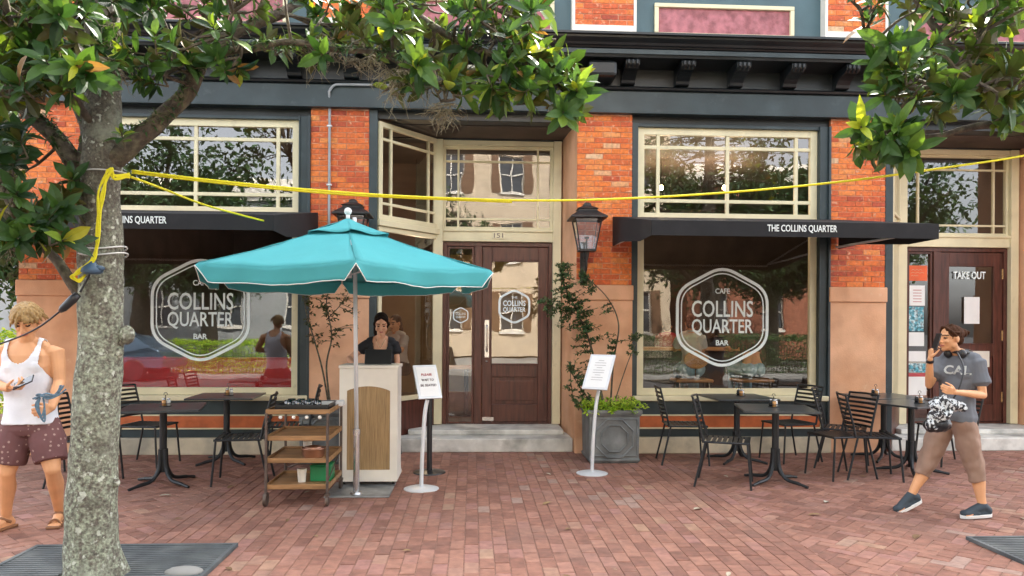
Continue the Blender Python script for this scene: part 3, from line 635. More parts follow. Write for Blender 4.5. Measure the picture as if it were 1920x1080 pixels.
# ---- wall lanterns
def lantern(x, label):
    t = thing('wall_lantern', label, 'lantern', (x, -.02, 2.17), group='gas lanterns on the brick piers')
    b = MB(); c = (0, -.33); z = .05
    def ring(s, zz): return [(c[0]-s, c[1]-s, zz), (c[0]+s, c[1]-s, zz), (c[0]+s, c[1]+s, zz), (c[0]-s, c[1]+s, zz)]
    f = MB(); lo_, hi_ = ring(.10, .22), ring(.17, .62)
    for i in range(4):
        f.tube([lo_[i], hi_[i]], .009, 6); f.tube([lo_[i], lo_[(i+1) % 4]], .010, 6); f.tube([hi_[i], hi_[(i+1) % 4]], .012, 6)
    f.build('frame', M['ironlamp'], t)
    g = MB(); lo2, hi2 = ring(.096, .225), ring(.166, .615)
    g.add(lo2+hi2, [(0, 1, 5, 4), (1, 2, 6, 5), (2, 3, 7, 6), (3, 0, 4, 7)]); g.build('glass', M['glass2'], t)
    r = MB()
    pr = [(.235, .62), (.235, .64), (.13, .715), (.12, .72), (.12, .745), (.135, .75), (.06, .79), (.05, .80), (.05, .82), (.02, .84)]
    vs = []; 
    for s_, zz in pr: vs += ring(s_, zz)
    n = len(pr); r.add(vs, [(i*4+k, i*4+(k+1) % 4, i*4+4+(k+1) % 4, i*4+4+k) for i in range(n-1) for k in range(4)]+[(3, 2, 1, 0), (4*n-4, 4*n-3, 4*n-2, 4*n-1)])
    r.build('roof', M['ironlamp'], t, bevel=.004)
    s = MB(); s.cbox((c[0], c[1], .21), (.22, .22, .02)); s.tube([(c[0], c[1], .2), (c[0], c[1], .08)], [.04, .015], 10); s.tube([(c[0], c[1], .22), (c[0], c[1], .36)], .012, 8); s.lathe([(0, .36), (.03, .37), (.03, .39), (0, .40)], (c[0], c[1], 0), 10)
    s.build('burner', M['ironlamp'], t)
    k = MB(); k.tube(bez([(0, -.33, .08), (0, -.3, -.03), (0, -.15, -.1), (0, -.02, -.16)], 6), .014, 8); k.tube(bez([(0, -.33, .12), (0, -.18, .1), (0, -.1, .16), (0, -.02, .3)], 6), .011, 8)
    k.box(-.04, .04, -.025, .0, -.22, .36); k.build('wall_bracket', M['ironlamp'], t, bevel=.003)
    t.scale = (.9, .9, .9); t.location.z = 2.24
    return t
lx = P(1101, 440, -.35).x; lantern(lx, 'black gas lantern on the brick pier right of the wooden door')
lx2 = P(661, 440, -.35).x; lantern(lx2, 'black gas lantern on the pier behind the turquoise umbrella top')


# ================================================================== FURNITURE
def make_chair():
    t = thing('bistro_chair', 'x', 'chair', (0, 0, 0), group='black metal bistro chairs')
    W_ = .21; m = M['darkmetal']
    s = MB(); 
    for k in range(9):
        y = -.20+k*.05; s.box(-W_+.012, W_-.012, y, y+.034, .437-.004*math.sin(k/8*3.14), .447-.004*math.sin(k/8*3.14))
    s.tube([(-W_+.01, -.22, .435), (-W_+.01, .22, .435)], .011, 8); s.tube([(W_-.01, -.22, .435), (W_-.01, .22, .435)], .011, 8); s.tube([(-W_+.01, -.21, .435), (W_-.01, -.21, .435)], .011, 8)
    s.build('seat', m, t)
    b = MB()
    for k in range(7):
        z = .53+k*.046; y = .215+(z-.44)*.23
        pts = [(-W_+.01, y, z), (-.1, y+.022, z), (0, y+.028, z), (.1, y+.022, z), (W_-.01, y, z)]
        vs = []
        for p in pts: vs += [(p[0], p[1]-.004, p[2]-.012), (p[0], p[1]-.004, p[2]+.012), (p[0], p[1]+.004, p[2]+.012), (p[0], p[1]+.004, p[2]-.012)]
        b.add(vs, [(i*4+j, (i+1)*4+j, (i+1)*4+(j+1) % 4, i*4+(j+1) % 4) for i in range(4) for j in range(4)])
    b.build('backrest', m, t)
    f = MB()
    for sx in (-1, 1): f.tube([(sx*W_, .21, .43), (sx*W_, .235, .56), (sx*W_, .31, .86)], .011, 8)
    f.tube([(-W_, .31, .855), (0, .34, .86), (W_, .31, .855)], .011, 8); f.build('back_frame', m, t)
    for sx in (-1, 1):
        q = MB(); q.tube([(sx*(W_-.01), -.20, .43), (sx*(W_+.01), -.235, .0)], .011, 8); q.build('leg', m, t)
        q = MB(); q.tube([(sx*(W_-.01), .19, .43), (sx*(W_+.015), .29, .0)], .011, 8); q.build('leg', m, t)
    return t
def make_table():
    t = thing('bistro_table', 'x', 'table', (0, 0, 0), group='square black bistro tables')
    q = MB(); q.box(-.355, .355, -.355, .355, .725, .745); q.build('tabletop', M['tabletop'], t, bevel=.004)
    q = MB(); q.tube([(0, 0, .724), (0, 0, .12)], .034, 16); q.box(-.14, .14, -.14, .14, .712, .724); q.build('pedestal', M['darkmetal'], t)
    for k in range(4):
        a = k*math.pi/2+math.pi/4; c, s = math.cos(a), math.sin(a)
        q = MB(); q.tube(bez([(c*.03, s*.03, .34), (c*.045, s*.045, .16), (c*.12, s*.12, .055), (c*.26, s*.26, .03), (c*.36, s*.36, .012)], 5), [.020]*8+[.018]*8+[.014]*5, 8); q.build('foot', M['darkmetal'], t)
    return t
tabs = [  # x, y, rz, label
    (-2.97, -1.67, 14, 'black square table in front of the left window, nearest the tree trunk'),
    (-2.75, -.50, 4, 'black square table close under the left window, behind the chair with the tall back'),
    (3.05, -.55, 3, 'black square table close under the right window, behind the others'),
    (3.02, -1.72, -12, 'black square table with small salt shaker, front one of the right window terrace'),
    (4.70, -1.25, 20, 'dark square table just behind the walking woman in grey'),
    (4.85, -.45, 5, 'dark square table against the peach pier left of the take out door')]
T0 = make_table(); tps = []
for i, (x, y, rz, lb) in enumerate(tabs):
    o = T0 if i == 0 else copy_tree(T0); o.location = (x, y, 0); o.rotation_euler.z = R(rz); o['label'] = lb
chairs = [  # x, y, heading (deg, 0 faces camera), label
    (-3.70, -1.62, 90, 'black slatted chair partly hidden by the tree trunk, facing the left front table'),
    (-3.55, -.62, 80, 'black slatted chair left of the back table by the left window'),
    (-2.27, -1.55, -82, 'black slatted chair seen side on, right of the left front table'),
    (-2.02, -.62, -80, 'black slatted chair right of the back table, behind the bar cart'),
    (-4.55, -.95, 35, 'black slatted chair between the tree trunk and the man in white'),
    (2.42, -.62, 84, 'black slatted chair left of the back table, nearest the grey planter'),
    (2.50, -1.80, 68, 'black slatted chair left of the front table in the right terrace'),
    (3.68, -.50, -75, 'black slatted chair right of the back table under the right window'),
    (3.80, -1.45, -78, 'black slatted chair right of the front table, below the dark window frame'),
    (4.12, -.95, 60, 'black slatted chair facing the table left of the walking woman, back one'),
    (4.14, -1.50, 75, 'black slatted chair facing the table left of the walking woman, front one'),
    (5.42, -.75, -85, 'black slatted chair behind the patterned scarf of the walking woman')]
C0 = make_chair()
for i, (x, y, h, lb) in enumerate(chairs):
    o = C0 if i == 0 else copy_tree(C0); o.location = (x, y, 0); o.rotation_euler.z = R(h); o['label'] = lb
# table sets
def caddy():
    t = thing('condiment_caddy', 'x', 'caddy', (0, 0, 0), group='condiment caddies on the tables')
    q = MB(); q.lathe([(0, 0), (.055, 0), (.055, .006), (0, .006)], n=20); q.tube([(0, 0, .006), (0, 0, .11)], .004, 6); q.tube(bez([(-.015, 0, .11), (-.012, 0, .13), (.012, 0, .13), (.015, 0, .11)], 4), .003, 6)
    q.tube([(.05*math.cos(a*.524), .05*math.sin(a*.524), .03) for a in range(13)], .003, 6); q.build('rack', M['blackplastic'], t)
    for k in range(3):
        a = k*2.09+.4; x, y = .028*math.cos(a), .028*math.sin(a)
        j = MB(); j.lathe([(0, .007), (.018, .007), (.019, .055), (.014, .062), (0, .062)], (x, y, 0), 12); jo = j.build('jar', M[('paper', 'darkmetal', 'stoolwood')[k]], t, smooth=True)
        j = MB(); j.lathe([(0, .063), (.015, .063), (.013, .078), (0, .08)], (x, y, 0), 12); j.build('lid', M['chrome'], jo, smooth=True)
    return t
K0 = caddy()
for i, (ti, dx, dy, lb) in enumerate([(0, .0, .05, 'small black condiment caddy on the left front table'), (1, .02, .0, 'small condiment caddy on the back table under the left window'), (2, .06, .05, 'small condiment caddy on the back table under the right window'),
        (3, 0, .05, 'small salt and pepper caddy on the front table of the right terrace'), (4, .06, -.05, 'small dark caddy on the table beside the walking woman'), (5, -.1, 0, 'small caddy on the table against the peach pier')]):
    o = K0 if i == 0 else copy_tree(K0); x, y, rz, _ = tabs[ti]; o.location = (x+dx, y+dy, .745); o['label'] = lb

# ---- umbrella
def umbrella():
    g = G(668, 928); t = thing('patio_umbrella', 'turquoise hexagonal patio umbrella with white piping on a steel pole', 'umbrella', (g.x, g.y, 0))
    q = MB(); q.box(-.27, .31, -.12, .50, 0, .014); q.build('base_plate', M['plate'], t, bevel=.004)
    q = MB(); q.tube([(0, 0, .014), (0, 0, .55)], .029, 16); q.lathe([(0, .55), (.034, .55), (.034, .60), (0, .60)]); q.lathe([(0, .012), (.06, .012), (.05, .03), (.03, .035), (0, .035)]); q.build('pole_sleeve', M['chrome'], t)
    lean = V((-.03, 0, 0))
    q = MB(); q.tube([(0, 0, .5), lean*1+V((0, 0, 2.52))], .019, 16); q.build('pole', M['silver'], t, smooth=True)
    # canopy: centre c
    c = lean+V((-.06, 0, 0)); Rr = 1.35; zt = 2.50; zh = 2.02; n = 6; a0 = R(222-360)
    rnd = random.Random(5); mb = MB(); pip = MB(); rim = []; NS = 14; NR = 10
    zt_ = 2.50
    def pt(side, u, v):      # u across the side 0..1, v from top 0 to hem 1
        aa, ab = a0+side*math.pi/3, a0+(side+1)*math.pi/3
        pa = V((math.cos(aa), math.sin(aa), 0))*Rr*v; pb = V((math.cos(ab), math.sin(ab), 0))*Rr*v; p = pa.lerp(pb, u)
        sag = -.035*math.sin(math.pi*u)*v*v; z = zt_-(zt_-zh)*(v**.92)+sag*.8-.02*math.sin(math.pi*v)
        p = p*(1-.035*math.sin(math.pi*u)*v)
        z += .014*noise.noise(V((p.x*3.2, p.y*3.2, side)))+.006*noise.noise(V((p.x*11, p.y*11, side)))
        return c+V((p.x, p.y, z))
    for s_ in range(6):
        vs = [pt(s_, i/NS, .06+.94*j/NR) for j in range(NR+1) for i in range(NS+1)]
        mb.add(vs, [(j*(NS+1)+i, (j+1)*(NS+1)+i, (j+1)*(NS+1)+i+1, j*(NS+1)+i+1) for j in range(NR) for i in range(NS)])
    co = mb.build('canopy', M['teal_canvas'], t, smooth=True, fix=True)
    md = co.modifiers.new('s', 'SOLIDIFY'); md.thickness = .004
    va = MB()
    for s_ in range(6):
        N2 = 30; top = [pt(s_, i/N2, 1.0) for i in range(N2+1)]; vs = []; hem = []
        rows = 5
        for j in range(rows+1):
            for i, p in enumerate(top):
                u = i/N2; e = min(u, 1-u)
                notch = max(0, 1-(e/.055))
                drop = .135*(1-notch**.7*.85)+.006*math.sin(u*14+s_); f = j/rows
                out = (p-c); out.z = 0; out = out.normalized()
                wv = .018*math.sin(u*17+s_*2)*f*(1 if .08 < u < .92 else .2)+.03*f*notch
                q_ = p+V((0, 0, -drop*f))+out*(.01*f+wv*.6)
                vs.append(q_)
                if j == rows: hem.append(q_)
        va.add(vs, [(j*(N2+1)+i, (j+1)*(N2+1)+i, (j+1)*(N2+1)+i+1, j*(N2+1)+i+1) for j in range(rows) for i in range(N2)])
        pip.tube(hem, .0036, 6)
    vo = va.build('valance', M['teal_canvas'], t, smooth=True, fix=True); md = vo.modifiers.new('s', 'SOLIDIFY'); md.thickness = .003
    pip.build('piping', M['whitetrim'], t, smooth=True)
    sm = MB()
    for s_ in range(6): sm.tube([pt(s_, 0, .08+.92*j/10)+V((0, 0, .003)) for j in range(11)], .0035, 5)
    sm.build('seam', M['teal_canvas'], t, smooth=True)
    vt = MB()                          # vent cap
    for s_ in range(6):
        vs = []
        for j in range(5):
            for i in range(9):
                p = pt(s_, i/8, .0+.30*j/4); vs.append(p+V((0, 0, .018+.014*(j/4)+(.012*math.sin(math.pi*i/8*2+s_) if j == 4 else 0))))
        vt.add(vs, [(j*9+i, (j+1)*9+i, (j+1)*9+i+1, j*9+i+1) for j in range(4) for i in range(8)])
    v2 = vt.build('vent_cap', M['teal_canvas'], t, smooth=True, fix=True); md = v2.modifiers.new('s', 'SOLIDIFY'); md.thickness = .004
    q = MB(); q.ell(c+V((0, 0, 2.575)), (.035, .035, .035)); q.tube([c+V((0, 0, 2.5)), c+V((0, 0, 2.55))], .018); q.build('finial', M['whitetrim'], t, smooth=True)
    for k in range(6):
        a = a0+k*math.pi/3; d = V((math.cos(a), math.sin(a), 0)); q = MB(); q.tube([c+V((0, 0, 2.44)), c+d*Rr*.985+V((0, 0, zh-.03))], .009, 6); ro = q.build('rib', M['silver'], t)
        q = MB(); q.tube([c+V((0, 0, 2.0))+d*.03, c+d*Rr*.5+V((0, 0, 2.20))], .007, 6); q.build('strut', M['silver'], ro)
    q = MB(); q.lathe([(0, 1.97), (.04, 1.97), (.04, 2.03), (0, 2.03)], (c.x, c.y, 0)); q.build('hub', M['silver'], t)
umbrella()

# ---- host stand
def podium():
    g = G(690, 903, .05); x, y = g.x, g.y
    t = thing('host_stand', 'white host stand with an arched tan front panel behind the umbrella pole', 'podium', (x, y, 0))
    w, d = .275, .38; z0, z1 = .05, 1.16
    q = MB(); q.box(-w, w, .02, d, z0, z1-.03); q.build('cabinet', M['whitepaint'], t, bevel=.004)
    # face frame with arched opening
    fo = MB(); a = .205; n = 12; zz0, zz1, r_ = z0+.11, z1-.245, .045
    arch = [(-a+2*a*i/n, zz1+r_*math.sin(math.pi*i/n)**.8) for i in range(n+1)]
    outer = [(-w, z0), (w, z0), (w, z1-.032), (-w, z1-.032)]
    vs = []; fs = []
    def strip(poly): fo.prism(poly, 0, .019, 'y')
    strip([(-w, z0), (w, z0), (w, zz0), (-w, zz0)][::-1]); strip([(-w, zz0), (-a, zz0), (-a, z1-.032), (-w, z1-.032)][::-1]); strip([(a, zz0), (w, zz0), (w, z1-.032), (a, z1-.032)][::-1])
    for i in range(n): strip([(arch[i][0], arch[i][1]), (arch[i+1][0], arch[i+1][1]), (arch[i+1][0], z1-.032), (arch[i][0], z1-.032)][::-1])
    fo.build('face_frame', M['whitepaint'], t, fix=True)
    q = MB(); q.box(-a-.01, a+.01, .012, .0195, zz0-.01, zz1+r_+.01); q.build('front_panel', M['bamboo'], t)
    q = MB(); q.box(-w-.008, w+.008, -.008, d+.03, z1-.03, z1); q.build('top', M['whitepaint'], t, bevel=.004)
    for sx in (-1, 1):
        for yy in (.05, d-.05):
            q = MB(); q.tube([(sx*(w-.04)-.012, yy, .033), (sx*(w-.04)+.012, yy, .033)], .019, 12); q.build('caster', M['blackplastic'], t)
    k = thing('tablet', 'black tablet propped up on the white host stand', 'tablet', (x+.07, y+.16, z1))
    q = MB(); q.cbox((0, 0, .075), (.26, .012, .15), Matrix.Rotation(R(-18), 3, 'X')); q.build('screen_case', M['blackplastic'], k, bevel=.004)
    q = MB(); q.cbox((0, .05, .04), (.10, .01, .10), Matrix.Rotation(R(35), 3, 'X')); q.build('stand', M['blackplastic'], k)
podium()

# ---- bar cart
def cart():
    g = G(500, 948); t = thing('bar_cart', 'four tier wooden bar cart on casters between the left terrace and the host stand', 'cart', (g.x, g.y, 0), 0)
    w, d = .515, .60
    tiers = [(.16, 'lowest'), (.385, ''), (.575, ''), (.80, 'top')]
    for z, nm in tiers:
        q = MB(); q.box(0, w, 0, d, z-.012, z)
        q.box(-.01, w+.01, -.02, -.001, z-.02, z+.022); q.box(-.01, w+.01, d+.001, d+.02, z-.02, z+.022); q.box(-.012, -.001, 0, d, z-.02, z+.022); q.box(w+.001, w+.012, 0, d, z-.02, z+.022)
        q.build('tray' if nm == 'top' else 'shelf', M['cartwood'], t, bevel=.004)
    for px_, py_ in ((.0, -.03), (w, -.03), (0, d+.03), (w, d+.03)):
        q = MB(); q.tube([(px_, py_, .07), (px_, py_, .79)], .012, 8)
        q.build('post', M['cartmetal'], t)
        wz = .045 if px_ else .06
        q = MB(); q.tube([(px_-.012, py_, wz), (px_+.012, py_, wz)], wz, 16); q.box(px_-.02, px_+.02, py_-.02, py_+.02, .085, .105); q.build('caster', M['cartmetal'], t)
    q = MB(); q.tube([(w, -.03, .2), (w+.0, d+.03, .38)], .006, 6); q.tube([(0, d+.03, .2), (w, d+.03, .38)], .006, 6); q.build('brace', M['cartmetal'], t)
    for k in range(4):
        q = MB(); q.ell((.12+k*.11, -.035, .757), (.016, .016, .016)); q.build('knob', M['whitepaint'], t, smooth=True)
    Mx = Matrix.Translation(t.location) @ Matrix.Rotation(0, 4, 'Z')
    def on(x, y, z): return tuple(Mx @ V((x, y, z)))
    k = thing('copper_bowl', 'shiny copper pan standing on the third shelf of the bar cart', 'bowl', on(.36, .15, .386))
    q = MB(); q.lathe([(0, 0), (.08, 0), (.095, .02), (.10, .075), (.108, .082), (.10, .086), (.092, .078), (.088, .02), (0, .015)], n=28); q.build('bowl', M['copper'], k, smooth=True)
    q = MB(); q.lathe([(0, .085), (.07, .088), (.09, .083), (.05, .10), (0, .108)], n=28); q.build('lid', M['copper'], k, smooth=True)
    k = thing('plastic_box', 'green plastic box on the lowest shelf of the bar cart', 'box', on(.41, .3, .161)); q = MB(); q.box(-.09, .09, -.1, .1, 0, .13); q.box(-.095, .095, -.105, .105, .131, .145); q.build('tub', M['green'], k, bevel=.008)
    for i, (x, y, z, lb) in enumerate([(.25, .2, .161, 'white paper cup on the lowest shelf of the bar cart'), (.27, .33, .386, 'white paper cup beside the copper pan')]):
        k = thing('paper_cup', lb, 'cup', on(x, y, z)); q = MB(); q.lathe([(0, 0), (.032, 0), (.042, .11), (.044, .115), (0, .115)], n=20); q.build('cup', M['whitepaint'], k, smooth=False)
    # things on the top tray
    k = thing('serving_tray', 'black rectangular tray holding glasses on top of the bar cart', 'tray', on(.27, .27, .801)); q = MB(); q.box(-.22, .22, -.18, .2, 0, .008)
    for bx_ in ((-.22, .22, -.19, -.18), (-.22, .22, .2, .21), (-.23, -.22, -.18, .2), (.22, .23, -.18, .2)): q.box(*bx_, 0, .05)
    q.build('tray_rim', M['blackplastic'], k, bevel=.003)
    gl = MB(); gl.lathe([(0, 0), (.03, 0), (.035, .07), (.033, .07), (.028, .006), (0, .006)], n=16); me = gl.mesh('tumbler', M['glass2'], True)
    for i in range(7):
        o = bpy.data.objects.new('tumbler', me); link(o); o.location = on(.13+(i % 4)*.085, .2+(i//4)*.12, .810); tag(o, 'small upturned glass tumbler among its likes in the black tray on the bar cart', 'glass', 'tumblers in the black tray')
    k = thing('napkin_stack', 'pale folded napkins at the back corner of the bar cart top', 'napkins', on(.46, .50, .801)); q = MB()
    for j in range(5): q.cbox((0, 0, .006+j*.008), (.2, .17, .007), Matrix.Rotation(R(j*2), 3, 'Z'))
    q.build('napkins', M['paper'], k)
cart()

# ---- sign stands
def sign_stand(px, py, tw, th, yw, tilt, zc, lean, label, text_on):
    g = G(px, py); t = thing('sign_stand', label, 'sign stand', (g.x, g.y, 0), group='silver menu sign stands')
    q = MB(); q.lathe([(0, 0), (.165, 0), (.165, .008), (.12, .020), (.03, .028), (0, .03)], n=40); q.build('base', M['silver'], t, smooth=False)
    q = MB(); q.tube(bez([(0, 0, .02), (lean*.15, 0, .35), (lean*.55, .01, .7), (lean, .03, zc-.06)], 8), .019, 12); q.build('post', M['silver'], t, smooth=True)
    rot = Matrix.Rotation(R(yw), 3, 'Z') @ Matrix.Rotation(R(-tilt), 3, 'X'); c = V((lean, .02, zc+th*.32))
    def pl(nm, m, w_, h_, y0, y1, z_=0, x_=0, par=None):
        q = MB(); q.cbox(c+rot @ V((x_, (y0+y1)/2, z_)), (w_, y1-y0, h_), rot); return q.build(nm, m, par or t, bevel=.002)
    f = pl('panel_frame', M['silver'], tw, th, -.008, .010)
    pl('menu_sheet', M['paper'], tw-.045, th-.045, -.0105, -.009, par=f)
    if text_on:
        for i, (s_, m_) in enumerate([('PLEASE', 'redink'), ('WAIT TO', 'ink'), ('BE SEATED', 'ink'), ]):
            text('lettering', s_, M[m_], f, c+rot @ V((0, -.0125, .07-i*.055)), .023, .022*len(s_)*.8, mt=rot)
    else:
        for i in range(9): pl('menu_print', M['ink'], tw*.45*(1 if i % 3 else .5), .003, -.0125, -.011, z_=th*.32-i*th*.07, par=f)
    return t
sign_stand(790, 917, .235, .345, 26, 28, .90, .05, 'silver sign stand with printed notice beside the host stand', True)
sign_stand(1110, 888, .285, .42, -34, 33, .93, .07, 'silver menu stand with a blank looking white page by the grey planter', False)
# black stanchion
g = G(805, 886); t = thing('stanchion', 'black rope post with a flat round base behind the printed notice', 'post', (g.x, g.y, 0))
q = MB(); q.lathe([(0, 0), (.17, 0), (.165, .012), (.04, .03), (0, .03)], n=32); q.build('base', M['blackplastic'], t)
q = MB(); q.tube([(0, 0, .03), (0, 0, .98)], .028, 14); q.lathe([(0, .98), (.035, .98), (.035, 1.02), (.01, 1.04), (0, 1.04)]); q.build('post', M['blackplastic'], t)

# ---- planters
def planter(x, y, label, s=.30, h=.6):
    t = thing('planter', label, 'planter', (x, y, 0), group='grey lead planters')
    q = MB(); b = s*.97
    def ringv(a, z): return [(-a, -a, z), (a, -a, z), (a, a, z), (-a, a, z)]
    pr = [(b-.02, 0), (b, .03), (b, .05), (b-.012, .06), (s-.012, h-.07), (s, h-.06), (s+.012, h-.03), (s+.012, h), (s-.03, h), (s-.04, h-.05)]
    vs = []
    for a, z in pr: vs += ringv(a, z)
    n = len(pr); q.add(vs, [(i*4+k, i*4+(k+1) % 4, i*4+4+(k+1) % 4, i*4+4+k) for i in range(n-1) for k in range(4)]+[(3, 2, 1, 0)]); q.build('box', M['lead'], t, bevel=.004)
    mo = MB()
    for rad, ww in ((.215, .012), (.15, .010)):
        pts = [(rad*math.cos(R(22.5+45*k))*1.06, -s+.008, h*.47+rad*math.sin(R(22.5+45*k))*1.06) for k in range(9)]; mo.tube(pts, ww, 6)
    e = s-.045; mo.tube([(-e, -s+.008, .09), (e, -s+.008, .09), (e, -s+.008, h-.10), (-e, -s+.008, h-.10), (-e, -s+.008, .09)], .009, 6)
    mo.build('moulding', M['lead'], t)
    q = MB(); q.box(-s+.035, s-.035, -s+.035, s-.035, h-.12, h-.055); q.build('soil', M['joint'], t)
planter(1.60, -.40, 'grey lead planter with raised octagon moulding right of the doorway')
planter(-1.62, -.40, 'grey lead planter behind the bar cart and host stand')

# ================================================================== PLANTS
def leaf(mb, p, d, n_, L, wd, curl=.25, seg=4, tint=.5, fold=.12):
    d = d.normalized(); n_ = (n_-d*n_.dot(d)); n_ = n_.normalized() if n_.length > 1e-4 else d.orthogonal().normalized(); s_ = d.cross(n_)
    mb.ct = tint; vs = []; prof = [0.12, .75, 1.0, .82, .0] if seg == 4 else [.1, 1, .0]
    for i in range(len(prof)):
        t = i/(len(prof)-1); c = p+d*L*t-n_*(curl*L*t*t); w_ = wd*.5*prof[i]
        if i == len(prof)-1: vs.append(c)
        else: vs += [c-s_*w_+n_*w_*fold*2, c, c+s_*w_+n_*w_*fold*2]
    fs = []
    for i in range(len(prof)-2):
        a = i*3; fs += [(a, a+1, a+4, a+3), (a+1, a+2, a+5, a+4)]
    a = (len(prof)-2)*3; fs += [(a, a+1, a+3), (a+1, a+2, a+3)]
    mb.add(vs, fs)
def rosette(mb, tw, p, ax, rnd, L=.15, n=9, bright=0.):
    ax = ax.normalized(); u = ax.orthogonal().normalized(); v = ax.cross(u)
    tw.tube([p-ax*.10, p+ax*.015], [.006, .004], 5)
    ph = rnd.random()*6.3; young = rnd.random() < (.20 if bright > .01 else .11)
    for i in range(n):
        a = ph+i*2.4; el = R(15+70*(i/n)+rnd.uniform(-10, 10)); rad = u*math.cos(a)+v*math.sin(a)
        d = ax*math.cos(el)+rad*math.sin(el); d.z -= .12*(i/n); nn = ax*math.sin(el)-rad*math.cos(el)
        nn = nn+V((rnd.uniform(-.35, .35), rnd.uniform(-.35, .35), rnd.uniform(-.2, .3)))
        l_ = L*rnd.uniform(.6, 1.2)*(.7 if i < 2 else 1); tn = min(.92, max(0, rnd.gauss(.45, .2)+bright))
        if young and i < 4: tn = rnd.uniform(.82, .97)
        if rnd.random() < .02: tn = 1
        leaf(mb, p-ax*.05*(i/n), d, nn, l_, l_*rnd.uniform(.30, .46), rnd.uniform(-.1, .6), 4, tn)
def inpoly(x, y, poly):
    c = False
    for i in range(len(poly)):
        (x1, y1), (x2, y2) = poly[i-1], poly[i]
        if (y1 > y) != (y2 > y) and x < (x2-x1)*(y-y1)/(y2-y1)+x1: c = not c
    return c
def nearest(p, nodes):
    return min(nodes, key=lambda q: (q-p).length+max(0, q.z-p.z)*.2)
